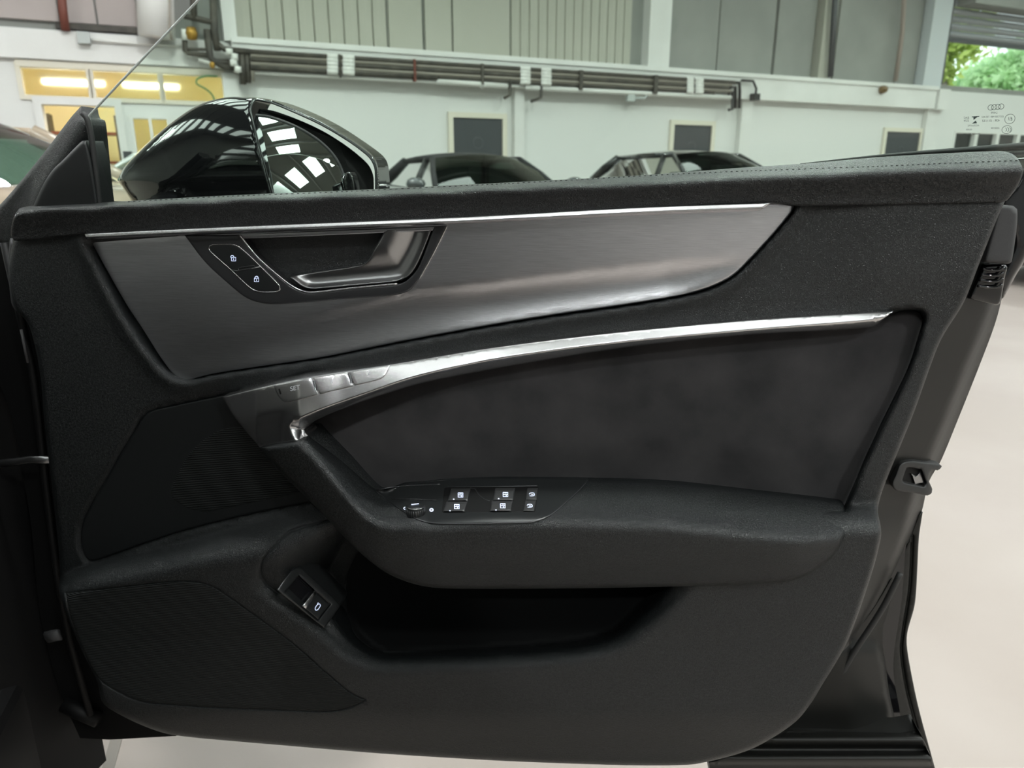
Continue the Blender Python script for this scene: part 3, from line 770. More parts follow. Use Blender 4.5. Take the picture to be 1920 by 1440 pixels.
# ---- parked cars
def make_car(name, label, loc, heading, H, paint, roofm, Lg=4.5, Wd=1.82, suv=0.0, glass=None):
    t = empty(name, loc, heading); set_props(t, label, 'car')
    hw = Wd/2
    b = MB()
    st = [(-Lg/2, .55, .80, .45, .92), (-Lg/2+.12, .82, .92, .30, 1.0), (-Lg/2+.5, .95, .97, .22, 1.0), (-1.2, 1.0, .97, .2, 1.0), (0, 1.0, .945, .2, 1.0), (.75, 1.0, .93, .2, 1.0), (1.0, .99, .91, .2, 1.0), (1.6, .97, .82, .22, 1.0), (Lg/2-.25, .9, .70, .25, 1.0), (Lg/2-.05, .75, .58, .32, 1.0), (Lg/2, .6, .50, .40, 1.0)]
    dz = (H-1.37)*.8
    pts = []
    for x, wf, zt_, zb_, _ in st:
        w = hw*wf; zt_ = zt_+dz
        half = [(0, zb_), (w*.85, zb_), (w*.98, zb_+.08), (w, (zb_+zt_)/2), (w*.97, zt_-.14), (w*.90, zt_-.03), (w*.80, zt_), (w*.4, zt_+.02), (0, zt_+.025)]
        ring = [(x, y, z) for y, z in half] + [(x, -y, z) for y, z in half[::-1][1:-1]]
        pts.append(ring)
    k = len(pts[0]); vv = [q for r in pts for q in r]
    ff = [(i*k+j, i*k+(j+1) % k, (i+1)*k+(j+1) % k, (i+1)*k+j) for i in range(len(pts)-1) for j in range(k)] + [tuple(range(k)), tuple((len(pts)-1)*k+j for j in range(k))[::-1]]
    b.add(vv, ff); b.build('body', paint, t, True)
    zb = .935+dz
    xf0, xf1, xr1, xr0 = 0.98, 0.18, -1.15-suv*.45, -1.75-suv*.35
    def arcs(x, w, z, n=9, bow=0.14, crown=0.05): return [(x-bow*(y/w)**2, y, z-crown*(y/w)**2) for y in np.linspace(-w, w, n)]
    wb, wr = hw*.86, hw*.64
    A0, A1 = arcs(xf0, wb, zb+.02, bow=.22), arcs(xf1, wr, H-.05, bow=.12)
    R1, R0 = arcs(xr1, wr, H-.07, bow=-.05), arcs(xr0, wb, zb+.05, bow=-.16)
    def loft(name, rows, m):
        b = MB(); b.grid([q for r in rows for q in r], len(rows), 9); return b.build(name, m, t, True)
    mid = lambda a, c, f, dz_=0, dx=0: [tuple(p*(1-f)+q*f+o for p, q, o in zip(u, v, (dx, 0, dz_))) for u, v in zip(a, c)]
    loft('windscreen', [A0, mid(A0, A1, .5, .03, .02), A1], glass)
    loft('roof', [A1, mid(A1, R1, .15, .022), mid(A1, R1, .35, .045), mid(A1, R1, .6, .05), mid(A1, R1, .85, .025), R1], roofm)
    loft('rear_window', [R1, mid(R1, R0, .5, .02, -.03), R0], glass)
    for sgn, ix in ((-1, 0), (1, 8)):
        a0, a1, r1, r0 = (np.array(q[ix]) for q in (A0, A1, R1, R0))
        for nm, p0, p1 in (('front_pillar', a0, a1), ('rear_pillar', r0, r1), ('roof_rail', a1, r1)):
            b = MB(); b.tube([p0, (p0+p1)/2+np.array([0, sgn*.01, .015]), p1], .035 if nm != 'rear_pillar' else .06, 8); b.build(nm, roofm, t, True)
        bx = -0.15
        c1 = a1+(r1-a1)*((bx-a1[0])/(r1[0]-a1[0])); c0 = np.array([bx+.1, sgn*wb, zb])
        b = MB(); b.tube([c0, c1], .04, 8); b.build('centre_pillar', M_BOXBLK, t, True)
        b = MB(); b.add([a0, c0, c1, a1], [(0, 1, 2, 3)]); b.build('side_window', glass, t)
        b = MB(); b.add([c0, r0, r1, c1], [(0, 1, 2, 3)]); b.build('side_window', glass, t)
        b = MB(); c = np.array([.72, sgn*(hw+.10), zb+.05]); v = []
        for (fx, s_) in ((-.09, .6), (-.05, .95), (.03, 1.0), (.09, .55)):
            v.append([c+np.array([fx, math.cos(a)*.11*s_, math.sin(a)*.075*s_]) for a in np.linspace(0, 2*math.pi, 10, endpoint=False)])
        b.add([q for r in v for q in r], [(i*10+j, i*10+(j+1) % 10, (i+1)*10+(j+1) % 10, (i+1)*10+j) for i in range(3) for j in range(10)] + [tuple(range(10)), tuple(30+j for j in range(10))])
        b.build('wing_mirror', paint, t, True)
        for wx in (-1.38, 1.38):
            b = MB(); b.lathe([(.20, -.11), (.31, -.11), (.335, -.07), (.335, .07), (.31, .11), (.20, .11), (.20, -.11)], 24, (wx, sgn*(hw-.10), .335), 'y'); wh = b.build('wheel', M_RUBBER, t, True)
            b = MB()
            for a in np.linspace(0, 2*math.pi, 10, endpoint=False): b.tube([(wx, sgn*(hw-.03), .335), (wx+.2*math.cos(a), sgn*(hw-.03), .335+.2*math.sin(a))], .02, 5)
            b.build('wheel_rim', M_SATIN, wh, True)
        b = MB(); b.box((.0, sgn*.38-.24, .5), (.12, sgn*.38+.24, zb+.22)); b.build('seat', M_BOXBLK, t)
        b = MB(); b.tube([(Lg/2-.12, sgn*.55, .62+dz), (Lg/2-.22, sgn*.78, .66+dz)], .06, 8); b.build('headlight', M_MIRROR, t, True)
    b = MB(); b.box((Lg/2-.02, -.4, .42), (Lg/2+.015, .4, .6)); b.build('grille', M_BOXBLK, t)
    b = MB(); b.box((.30, -.7, .62), (.95, .7, zb-.01)); b.build('dashboard', M_BOXBLK, t)
    return t
M_CARGL = glass_mat('car_glass', (0.42, 0.55, 0.48), 0.05)
def paintm(n, c, r=0.2): return mat(n, c, r, coat=1.0)
M_PBLK = paintm('paint_black', (0.012, 0.013, 0.014)); M_PWHT = paintm('paint_pale', (0.62, 0.66, 0.64)); M_PGOLD = paintm('paint_champagne', (0.42, 0.34, 0.26)); M_PGRY = paintm('paint_grey', (0.05, 0.055, 0.06))
M_SOFTTOP = mat('soft_top', (0.016, 0.016, 0.017), 0.8)
def car_at(px, depth):
    q = np.array(out_at(px, depth)); return tuple(q)
HEAD = math.atan2(WN[1], WN[0])
make_car('convertible_car', 'dark convertible with a black fabric roof parked below the first grey door', car_at(892, 9.4), HEAD, 1.37, M_PGRY, M_SOFTTOP, glass=M_CARGL)
make_car('hatchback_car', 'black hatchback with chrome-edged side windows parked in front of the second door', car_at(1318, 11.3), HEAD, 1.45, M_PBLK, M_PBLK, 4.6, 1.86, 0.6, glass=M_CARGL)
make_car('pale_car', 'pale car whose mirror shows left of the black door mirror', car_at(357, 9.2), HEAD-0.45, 1.38, M_PWHT, M_PWHT, glass=M_CARGL)
make_car('champagne_car', 'champagne coloured car at the left edge with yellow light on its rear window', car_at(-440, 5.7), YAW+math.pi, 1.45, M_PGOLD, M_PGOLD, glass=M_CARGL)
make_car('dark_saloon', 'dark car at the right edge behind the rear corner of the open door', car_at(2160, 9.3), HEAD-.2, 1.42, M_PBLK, M_PBLK, glass=M_CARGL)
# ================================================================== the open car door
DOOR_BASE = (-0.60, 0.03, 0.27)
door = empty('car', DOOR_BASE, 0, True)
set_props(door, 'black car with its front door wide open, showing aluminium inlay and suede trim', 'car')

# ---- contours read from the photograph (pixels)
TRIM = spl([(25,446,1),(17,500),(26,572),(55,612),(75,700),(82,780),(94,887),(109,1019),(112,1079),(110,1105),(122,1145),(153,1219),(182,1277),(190,1313),(204,1328),(255,1355),(310,1375),(365,1383),(419,1388),(547,1399),(717,1413),(876,1423),(995,1429),(1180,1435),(1290,1434),(1345,1424),(1400,1408),(1446,1385),(1492,1353),(1519,1321),(1542,1284),(1583,1215),(1606,1160),(1638,1064),(1652,1006),(1651,985),(1646,955),(1657,913),(1711,780),(1762,642),(1807,567),(1837,492),(1867,417),(1884,378,1),(1872,372,1),(1480,380),(960,395),(400,420),(60,436,1)], 7)
INLAY = spl([(170,450,1),(350,440),(640,428),(1000,408),(1422,393,1),(1438,381,1),(1470,380),(1484,382),(1489,388),(1484,398),(1440,450),(1390,503),(1368,521),(1330,539),(1280,553),(1180,570),(1040,590),(900,613),(748,641),(602,670),(480,688),(398,701),(352,713),(338,714),(326,703),(300,668),(270,620),(237,570),(197,500)], 6)
RIM_LEFT = spl([(148,450),(185,525),(217,585),(250,637),(282,680),(305,705),(328,719)], 6, False)
RECESS = np.vstack([RIM_LEFT, spl([(352,721),(398,709),(480,696),(602,678),(748,649),(900,621),(1040,598),(1180,578),(1280,561),(1336,546),(1375,526),(1396,508),(1446,455),(1492,400),(1497,386),(1485,374),(1440,372),(1000,396),(640,416),(350,428),(150,440)], 8, False)])
CREASE = spl([(150,690),(400,640),(600,590),(766,546),(900,533),(1040,516),(1200,500),(1294,490),(1387,485),(1500,480)], 10, False)
STRIP_TOP_A = [(158,438),(340,429),(640,416),(900,406),(1200,389),(1445,380,1)]
STRIP = spl([(158,438,1),(340,429),(640,416),(900,405),(1200,389),(1446,380,1),(1425,395,1),(1200,404),(900,418),(640,430),(340,441),(165,449,1)], 8)
CAP = spl([(20,440,1),(22,420),(28,402),(36,391),(60,386),(200,379),(400,368),(640,358),(960,342),(1200,329),(1400,314),(1535,305),(1671,293),(1800,286),(1874,283),(1899,289),(1912,303),(1918,322),(1909,347),(1888,376),(1876,380),(1495,387),(1440,381),(1200,391),(900,407),(640,418),(340,431),(162,440),(60,450),(26,451)], 7)
CAP_TOP = spl([(15,392),(60,386),(200,379),(400,368),(640,358),(960,342),(1200,329),(1400,314),(1535,305),(1671,293),(1800,286),(1874,283),(1935,279)], 12, False)
CAP_BOT = spl([(0,452),(60,450),(162,444),(340,434),(640,421),(900,409),(1200,395),(1495,388),(1876,380),(1930,378)], 12, False)
TWEET = spl([(440,736,1),(405,744),(300,766),(278,773),(262,792),(180,932),(158,974),(152,1000),(155,1030),(166,1049),(184,1049),(337,997),(487,960),(625,934,1),(560,880,1),(490,800,1)], 6)
TWEET_SEAM = spl([(450,728,1),(405,736),(298,760),(272,769),(256,790),(174,930),(151,974),(145,1000),(148,1033),(163,1056),(186,1056),(337,1004),(487,967),(640,938,1),(560,880,1),(490,790,1)], 6)
TGRILLE = spl([(470,800,1),(430,802),(394,816),(356,850),(330,895),(320,928),(337,944),(360,956),(385,960),(412,955),(562,924),(600,915,1),(540,870,1)], 5)
LEDGE = spl([(60,1105),(100,1088),(124,1073),(169,1056),(250,1038),(337,1018),(390,1002),(487,975),(600,950),(760,960),(960,952),(1300,945),(1585,945),(1700,945)], 10, False)
POCKET = spl([(640,968),(611,977),(544,996),(520,1018),(493,1050),(488,1071),(497,1092),(521,1112),(615,1181),(650,1211),(680,1227),(720,1236),(876,1232),(1074,1218),(1153,1198),(1212,1158),(1262,1108),(1300,1060),(1310,1000),(1100,960),(800,960)], 8)
PSEAM = spl([(640,970),(611,977),(544,996),(520,1018),(493,1050),(488,1071),(497,1092),(521,1112)], 5, False)
LGRILLE = spl([(124,1113,1),(182,1106),(260,1097),(328,1090),(365,1091),(398,1100),(432,1122),(540,1200),(600,1252),(656,1299),(685,1313,1),(655,1326),(620,1333),(583,1333),(401,1326),(310,1320),(266,1315),(226,1299),(186,1272),(157,1219),(133,1157)], 6)
PULL_TOP = spl([(410,746),(512,721),(585,706),(734,683),(900,655),(1040,636),(1200,618),(1410,599),(1665,583),(1700,580)], 10, False)
PULL_BOT = spl([(470,860),(487,839),(540,800),(582,793),(632,771),(690,749),(777,722),(865,703),(1040,672),(1200,648),(1387,629),(1575,618),(1639,614),(1700,575)], 10, False)
PULL = spl([(416,744,1),(512,721),(585,706),(734,683),(900,655),(1040,636),(1200,618),(1410,599),(1600,587),(1676,583,1),(1639,613,1),(1575,618),(1387,629),(1200,648),(1040,672),(865,703),(777,722),(690,749),(632,771),(592,788),(578,797),(570,806),(577,817,1),(560,827),(487,839,1),(462,811),(436,778)], 6)
ALC = spl([(566,800,1),(600,775),(690,738),(777,712),(900,686),(1040,661),(1200,637),(1410,617),(1560,606),(1640,600),(1680,585),(1706,583),(1724,587),(1730,599),(1724,622),(1702,690),(1646,806),(1594,925),(1580,955,1),(1300,915),(1100,905),(850,915),(700,935,1),(640,880)], 7)
ALC_SEAM = spl([(560,800,1),(600,765),(690,728),(777,702),(900,676),(1040,651),(1200,627),(1410,607),(1560,596),(1640,588),(1684,578),(1710,575),(1730,580),(1738,596),(1730,626),(1708,695),(1652,810),(1600,928),(1590,960,1),(1300,940),(1100,940),(850,940),(700,940,1),(630,880)], 7)
ARM = spl([(487,838,1),(530,834),(559,827),(577,816,1),(640,864),(712,921),(760,908),(850,899),(930,895),(1105,897),(1250,902),(1400,918),(1560,936),(1578,941),(1584,952),(1586,975),(1586,995),(1576,1023),(1560,1045),(1537,1064),(1492,1087),(1440,1093),(1400,1096),(1160,1102),(960,1104),(830,1103),(780,1096),(730,1077),(690,1049),(650,1012),(611,970),(562,921),(500,858)], 6)
ARM_TOP = spl([(560,805),(577,816),(640,864),(712,921),(760,908),(850,899),(930,895),(1105,897),(1250,902),(1400,918),(1560,936),(1586,941)], 8, False)
ARM_LEFT = spl([(470,822),(487,838),(500,858),(562,921),(611,970),(650,1012),(690,1049),(730,1077),(780,1096),(830,1103),(960,1104),(1160,1102),(1400,1096),(1492,1087),(1537,1064),(1576,1023),(1590,985)], 8, False)

# ---- depth functions (metres proud of the door plane, towards the cabin)
def n_cap(x, y):
    dt = pdist(x, y, CAP_TOP, False); db = pdist(x, y, CAP_BOT, False)
    w = np.interp(x, [0, 500, 1000, 1400, 1900], [9, 10, 14, 22, 36])
    top = -0.030 + 0.058*dt/w
    front = 0.009 + 0.017*S(db/75)
    return smin(top, front, 0.012)

def n_ledge(x, y):
    d = pdist(x, y, LEDGE, False)
    yl = np.interp(x, LEDGE[:, 0], LEDGE[:, 1])
    d = np.where(y > yl, d, -d)
    g = np.interp(x, [100, 350, 450, 620, 700, 1600], [.0013, .0013, .0010, .0006, .0010, .0011])
    front = 0.046 + 0.008*np.clip((y-1200)/200, 0, 1) - 0.020*S((y-1330)/100)
    return smin(np.maximum(g*d, 0), front, 0.022)

def n_pocket(x, y, n):
    d = sdist(x, y, POCKET)
    n = n - 0.016*np.clip(1+d/30, 0, 1)**2*S((y-1050)/80)
    w = np.interp(x, [480, 560, 640, 720, 1150, 1300], [300, 190, 60, 16, 22, 60])
    target = np.interp(y, [960, 1080, 1240], [-0.05, -0.055, -0.05])
    return n + (target-n)*S(d/w)

def n_trim(x, y):
    n = n_ledge(x, y)
    # leather roll around the inlay
    d = sdist(x, y, RECESS)
    n = n + 0.005*np.exp(-(d/16.0)**2)*(d < 0) + 0.005*(d >= 0)
    w = np.interp(x, [140, 330, 370, 500], [34, 28, 10, 9])
    n = n - 0.028*S(d/w)
    # seam grooves and recesses under the applied panels
    n = n - 0.007*S(sdist(x, y, TWEET_SEAM)/5)
    n = n - 0.030*S(sdist(x, y, ALC_SEAM)/9)
    n = n_pocket(x, y, n)
    dp = pdist(x, y, PSEAM, False)
    n = n - 0.003*np.clip(1-dp/3.0, 0, 1)
    dg = sdist(x, y, LGRILLE)
    n = n - 0.0025*S((dg+3)/4)
    # crest of the rear border
    n = n + 0.006*S((x-1500)/200)*S((620-y)/120)
    return n

def n_inlay(x, y):
    yc = np.interp(x, CREASE[:, 0], CREASE[:, 1])
    yb = np.interp(x, [176, 338, 480, 602, 748, 900, 1040, 1280, 1390, 1487], [460, 714, 688, 670, 641, 613, 590, 553, 503, 392])
    t = np.clip((y-yc)/np.maximum(yb-yc, 25), 0, 1)
    amp = np.interp(x, [300, 600, 900, 1250, 1395], [0.000, 0.0025, 0.0055, 0.0045, 0.0])
    return -0.009 - amp*np.sin(math.pi*np.minimum(t, 1.0)**0.75) + 0.004*S((x-200)/1100)

RL_R = [(548,789),(562,783),(602,766),(690,735),(777,706),(900,678),(1040,656),(1200,637),(1420,617),(1635,599),(1700,583)]
RL = np.vstack([spl([(556,832),(545,813),(541,798),(548,789)], 4, False), spl(RL_R, 8, False)])
FZ = np.vstack([RL, spl([(1720,620),(1387,660),(1040,700),(777,750),(632,800),(590,812),(590,850),(560,850)], 10, False)])
def n_pull(x, y):
    dt = pdist(x, y, PULL_TOP, False); dr_ = pdist(x, y, RL, False)
    base = np.interp(x, [415, 480, 560, 640, 780, 900, 1200, 1670], [0.014, 0.032, 0.038, 0.030, 0.022, 0.017, 0.011, 0.006])
    amp = np.interp(x, [415, 540, 620, 760, 900, 1670], [0.010, 0.014, 0.013, 0.010, 0.007, 0.005])
    yt = np.interp(x, PULL_TOP[:, 0], PULL_TOP[:, 1])
    bl = S((x-505)/110); r = (1-bl)*np.clip((y-yt)/95, 0, 1)*0.8 + bl*dt/np.maximum(dt+dr_, 1e-6)
    din = sdist(x, y, FZ)
    up = base + amp*np.where(din > 0, (1-bl)*np.clip((y-yt)/95, 0, 1)*0.8+bl, r) - 0.010*S((565-x)/40)*S((y-yt-45)/60)
    dn = np.clip(din, 0, 60)
    return up - 0.0011*np.sqrt(dn*dn+9.0)*(din > 0) + 0.0033*(din > 0)*np.clip(1, 0, 1)

def n_arm(x, y):
    dt = pdist(x, y, ARM_TOP, False); db = pdist(x, y, ARM_LEFT, False)
    rear = np.interp(x, [490, 577, 712, 800, 1585], [0.046, 0.036, 0.000, -0.010, -0.010])
    g = np.interp(x, [490, 577, 712, 800], [0.0012, 0.0012, 0.00125, 0.00105])
    top = rear + g*dt
    crest = np.interp(x, [490, 577, 712, 800, 1500, 1586], [0.052, 0.060, 0.076, 0.078, 0.078, 0.072])
    front = crest - 0.016*np.clip(1-db/np.interp(x, [490, 600, 760], [50, 70, 110]), 0, 1)**2
    return smin(top, front, 0.014)

def n_alc(x, y):
    d = sdist(x, y, ALC)
    return -0.016 + 0.008*S(d/90) - 0.006*S((y-760)/160)

def n_tweet(x, y):
    return np.full(np.shape(x), -0.0025) + 0.0

# ---- trim mouldings
relief('trim_panel', TRIM, n_trim, M_SOFT, door, step=6.5, rnd=(9, 0.009), skirt=0.05,
       detail=[PSEAM, LGRILLE[::1]])
relief('pocket_shade_liner', spl([(690,1000,1),(650,1090),(660,1180),(690,1212),(722,1221),(876,1218),(1074,1203),(1146,1185),(1200,1148),(1250,1098),(1285,1050),(1240,1000,1)], 6), lambda x, y: n_trim(x, y)+0.004, mat('pocket_shade_felt', (0.006, 0.0064, 0.0066), 0.9, spec=0.1), door, step=6, skirt=0.002)  # felt liner coloured near-black to hold the armrest's shade in the pocket
cap = relief('sill_cap', CAP, n_cap, M_LEATHER, door, step=6, rnd=(5, 0.004), skirt=0.045)
st_l = spl([(240,378.5),(400,369.6),(640,359.6),(960,343.8),(1060,338.5),(1150,333),(1280,326),(1400,321),(1660,311.5),(1780,306),(1909,301)], 5.0, False)
mb = MB()
for i in range(0, len(st_l)-1, 2):
    q = np.array([st_l[i], st_l[i]*.25+st_l[i+1]*.75])
    W = P(q[:, 0], q[:, 1], n_cap(q[:, 0], q[:, 1])+0.0004)
    mb.tube(list(W), 0.0006, 5)
o = mb.build('stitching', M_STITCH, cap, True); o['kind'] = 'stuff'
ribbon('bright_strip', spl([(158,438),(340,429),(640,416),(900,405),(1200,389),(1446,380)], 8, False), spl([(164,449),(340,441),(640,430),(900,418),(1200,404),(1425,395)], 8, False),
       (0, 0, .05, .2, .45, .62, .68, .8, .95, 1, 1), (-0.015, 0.011, 0.0120, 0.0125, 0.0133, 0.0138, 0.0135, 0.0115, 0.007, 0.004, -0.015), M_SATIN, door)
tw = relief('speaker_surround', TWEET, n_tweet, M_FINE, door, step=12, rnd=(4, 0.003), skirt=0.01)
relief('midrange_grille', TGRILLE, lambda x, y: n_tweet(x, y)+0.0009, M_GRILLE, door, step=10, rnd=(3, 0.0012), skirt=0.003)
relief('woofer_grille', LGRILLE, lambda x, y: n_ledge(x, y)+0.0002, M_GRILLE, door, step=8, rnd=(4, 0.0015), skirt=0.006)
relief('suede_insert', ALC, n_alc, M_ALCANTARA, door, step=9, rnd=(9, 0.006), skirt=0.01)
RIDGE = RL[2:-8]
pull = relief('pull_handle_trim', PULL, n_pull, M_SATIN, door, step=4, detail=[RIDGE], rnd=(3, 0.0025), skirt=0.03)
arm = relief('armrest', ARM, n_arm, M_SOFT, door, step=6, rnd=(9, 0.010), skirt=0.075)
relief('trim_end_cover', spl([(19,447,1),(15,492),(21,567),(31,583),(52,588,1),(40,520),(30,462)], 6), flatn(-0.012), M_PADGREY, door, step=8, rnd=(5, 0.006), skirt=0.04)

# memory buttons on the pull handle
def mem(pts): return spl(pts, 5)
nb = lambda e: (lambda x, y: n_pull(x, y)+e)
b1 = relief('memory_button', mem([(513,723,1),(583,709,1),(597,740,1),(545,754),(532,754),(522,743)]), nb(0.0012), M_SATIN, pull, step=5, rnd=(1.5, 0.0008), skirt=0.002)
b2 = relief('memory_button', mem([(586,708,1),(650,698,1),(662,724,1),(600,739,1)]), nb(0.0012), M_SATIN, pull, step=5, rnd=(1.5, 0.0008), skirt=0.002)
b3 = relief('memory_button', mem([(653,697,1),(731,685,1),(724,701),(712,711),(665,723,1)]), nb(0.0012), M_SATIN, pull, step=5, rnd=(1.5, 0.0008), skirt=0.002)
for s_, x_, y_ in (('SET', 553, 728), ('1', 623, 715), ('2', 691, 700)):
    text_px('button_lettering', s_, x_, y_, 12, nb(0.0016), M_PRINT, pull, ang=-0.2, shear=0.15)
strokes('indicator_slot', [spl([(523,729),(526,739)], 3, False)], nb(0.0016), 2.2, M_BLACKHOLE, pull)
for (x_, y_) in ((590, 724), (657, 710)):
    q = np.array([(x_-4, y_-9), (x_-1, y_-10), (x_+4, y_+8), (x_+1, y_+9)], float)
    tube_px('button_divider', q, nb(0.0013), 0.0006, M_BEZEL, pull, closed=True, seg=6)

# ---- inner door handle
BEZ = spl([(346,441,1),(387,494),(439,541),(465,560),(495,569),(527,570),(640,561),(742,553),(768,544),(786,524),(812,477),(839,423,1),(640,431),(440,440)], 5)
CUP = spl([(449,440,1),(486,485),(540,532),(565,546),(585,549),(660,541),(745,533),(765,524),(786,498),(814,426,1),(640,433)], 5)
BEZ_IN = spl([(356,447,1),(392,494),(443,538),(468,556),(497,565),(527,566),(640,557),(740,549),(764,541),(782,522),(806,478),(830,432,1),(640,440),(440,448)], 5)
relief('aluminium_inlay', INLAY, n_inlay, M_ALU, door, step=8, rnd=(3, 0.0015), skirt=0.012, hole=BEZ_IN)
n_bez = lambda x, y: n_inlay(x, y)*0+(-0.0045)
hb = relief('handle_bezel', BEZ, n_bez, M_BEZEL, door, step=6, rnd=(3, 0.002), skirt=0.012, hole=CUP)
tube_px('bezel_edge', spl([(449,441),(486,485),(540,531),(565,545),(585,548),(660,540),(745,532)], 5, False), flatn(-0.0042), 0.0011, M_CHROME, hb)
tube_px('bezel_outer_edge', spl([(786,524),(812,477),(838,425)], 5, False), flatn(-0.0042), 0.0007, M_SATIN, hb)
CUP2 = spl([(444,436,1),(486,489),(540,537),(565,551),(585,554),(660,546),(748,538),(770,529),(792,500),(822,424,1),(640,428)], 5)
relief('handle_cup', CUP2, lambda x, y: -0.026-0.030*S(sdist(x, y, CUP2)/60), M_PANELBLK, door, step=6, skirt=0.004)
LEV = spl([(722,431,1),(770,428),(811,426,1),(791,477),(777,505),(765,519),(752,525),(738,529),(660,536),(591,542),(573,540),(560,533),(544,520,1),(548,516),(600,509),(675,497),(690,488),(702,467)], 5)
LEVB = spl([(544,522),(573,541),(591,543),(660,537),(738,530),(765,520),(791,478),(812,426)], 6, False)
lever = relief('handle_lever', LEV, lambda x, y: -0.006-0.010*np.exp(-((pdist(x, y, LEVB, False)-26)/24)**2)+0.004*S(1-pdist(x, y, LEVB, False)/12)-0.003*S((y-500)/40), M_SATIN_DARK, door, step=4, rnd=(3, 0.003), skirt=0.012)
LOCK = spl([(391,464),(398,459),(439,459),(455,468),(490,501),(524,536),(525,543),(517,547),(488,547),(470,540),(432,505),(394,471)], 4)
lk = relief('lock_button_pad', LOCK, flatn(-0.0035), M_PANELBLK, hb, step=6, rnd=(2, 0.0012), skirt=0.003)
tube_px('lock_button_rim', LOCK, flatn(-0.0038), 0.0007, M_CHROME, hb, closed=True, seg=6)
tube_px('lock_divider', [(434,506),(444,508),(488,500)], flatn(-0.0033), 0.0006, M_SATIN_DARK, hb, seg=6)
tube_px('lock_divider_tab', spl([(446,503),(476,498),(479,501),(448,507)], 4), flatn(-0.003), 0.0005, M_BEZEL, hb, closed=True, seg=6)
ico = flatn(-0.003)
def rect(cx, cy, w, h, a=0.0):
    ca, sa = math.cos(a), math.sin(a)
    q = [(-w/2,-h/2),(w/2,-h/2),(w/2,h/2),(-w/2,h/2),(-w/2,-h/2)]
    return np.array([(cx+u*ca-v*sa, cy+u*sa+v*ca) for u, v in q])
def arc(cx, cy, r, a0, a1, k=9, sy=1.0):
    return np.array([(cx+r*math.cos(a0+(a1-a0)*i/(k-1)), cy+sy*r*math.sin(a0+(a1-a0)*i/(k-1))) for i in range(k)])
for (cx, cy, op) in ((438, 486, True), (481, 525, False)):
    sh = arc(cx-(2.5 if op else 0), cy-4, 3, math.pi, 2*math.pi)
    strokes('lock_icon', [rect(cx, cy, 8, 6.5), sh, np.array([(sh[0][0], cy-4), (sh[0][0], cy-3)]), np.array([(cx, cy-1.5), (cx, cy+1.5)])], ico, 1.3, M_ICON, hb)

# ---- window switch panel on the armrest
SWP = spl([(704,921,1),(760,909),(830,900),(930,897),(1104,899,1),(1080,925),(1050,952),(1030,967),(1005,977),(980,980),(830,982),(800,979),(775,970),(742,949)], 5)
na = lambda e: (lambda x, y: n_arm(x, y)+e)
swp = relief('switch_panel', SWP, na(0.0012), M_PANELBLK, door, step=6, rnd=(2.5, 0.001), skirt=0.003)
tube_px('panel_front_edge', spl([(742,949),(775,970),(800,979),(830,982),(980,980),(1005,977),(1030,967),(1050,952),(1080,925),(1102,901)], 5, False), na(0.0011), 0.0006, M_BEZEL, swp, seg=6)
tube_px('panel_ridge', spl([(705,918),(760,911),(825,908)], 5, False), na(0.0018), 0.0007, M_BEZEL, swp, seg=6)
tube_px('panel_ridge', spl([(840,913),(930,912),(1007,911)], 5, False), na(0.0018), 0.0005, M_BEZEL, swp, seg=6)
tube_px('panel_ridge', spl([(735,935),(780,936),(818,938)], 5, False), na(0.0018), 0.0005, M_BEZEL, swp, seg=6)
tube_px('switch_recess_edge', spl([(882,915),(891,917),(897,927),(908,936),(918,939)], 4, False), na(0.0018), 0.0005, M_BEZEL, swp, seg=6)
relief('switch_well', spl([(833,914,1),(1010,912,1),(1004,960,1),(828,961,1)], 6), na(0.0015), M_BLACKHOLE, swp, step=8, rnd=(1.5, 0.0005), skirt=0.001)
SW = [[(845,919),(881,919),(877,939),(839,939)], [(836,943),(876,942),(871,959),(831,959)],
      [(928,918),(965,918),(962,938),(924,938)], [(921,941),(961,940),(958,958),(919,958)]]
for i, q in enumerate(SW):
    qq = spl([(*p, 1) for p in q], 4)
    relief('window_switch', qq, na(0.0055), M_BUTTON, swp, step=5, rnd=(3, 0.0025), skirt=0.005)
    c = np.mean(q, 0); cx, cy = c[0]+3, c[1]-1
    win = [rect(cx, cy, 9, 8, 0.0), np.array([(cx-4, cy), (cx+4, cy)]), np.array([(cx+1.5, cy+1), (cx+1.5, cy+4)]), np.array([(cx-2.2, cy-3), (cx+3.2, cy-3)])]
    strokes('window_icon', win, na(0.0062), 1.4, M_ICON, swp)
    strokes('switch_led', [np.array([(c[0]-11, c[1]+7), (c[0]-8.5, c[1]+7)])], na(0.0062), 2.0, M_ICON, swp)
for q in ([(988,918),(1008,918),(1006,937),(986,937)], [(985,940),(1005,939),(1001,958),(981,958)]):
    relief('child_lock_switch', spl([(*p, 1) for p in q], 4), na(0.0045), M_BUTTON, swp, step=5, rnd=(2, 0.0015), skirt=0.005)
    c = np.mean(q, 0)
    strokes('child_lock_icon', [spl([(c[0]-5, c[1]-1), (c[0]-3, c[1]-3), (c[0]+4, c[1]-3), (c[0]+5, c[1]+1), (c[0]+3, c[1]+2), (c[0]-4, c[1]+2)], 2), np.array([(c[0]-1, c[1]), (c[0]+3, c[1])])], na(0.0052), 1.2, M_ICON, swp)
kp = P1(780, 962, float(n_arm(np.array([780.]), np.array([962.]))[0]))
mb = MB(); R0 = 0.0108
prof = [(R0*1.03, -0.006), (R0*1.03, 0.002), (R0, 0.009), (R0*0.93, 0.0105), (R0*0.6, 0.0108), (0.0002, 0.0108)]
mb.lathe(prof, 40, tuple(kp))
kb = mb.build('mirror_adjust_knob', M_PANELBLK, swp, True)
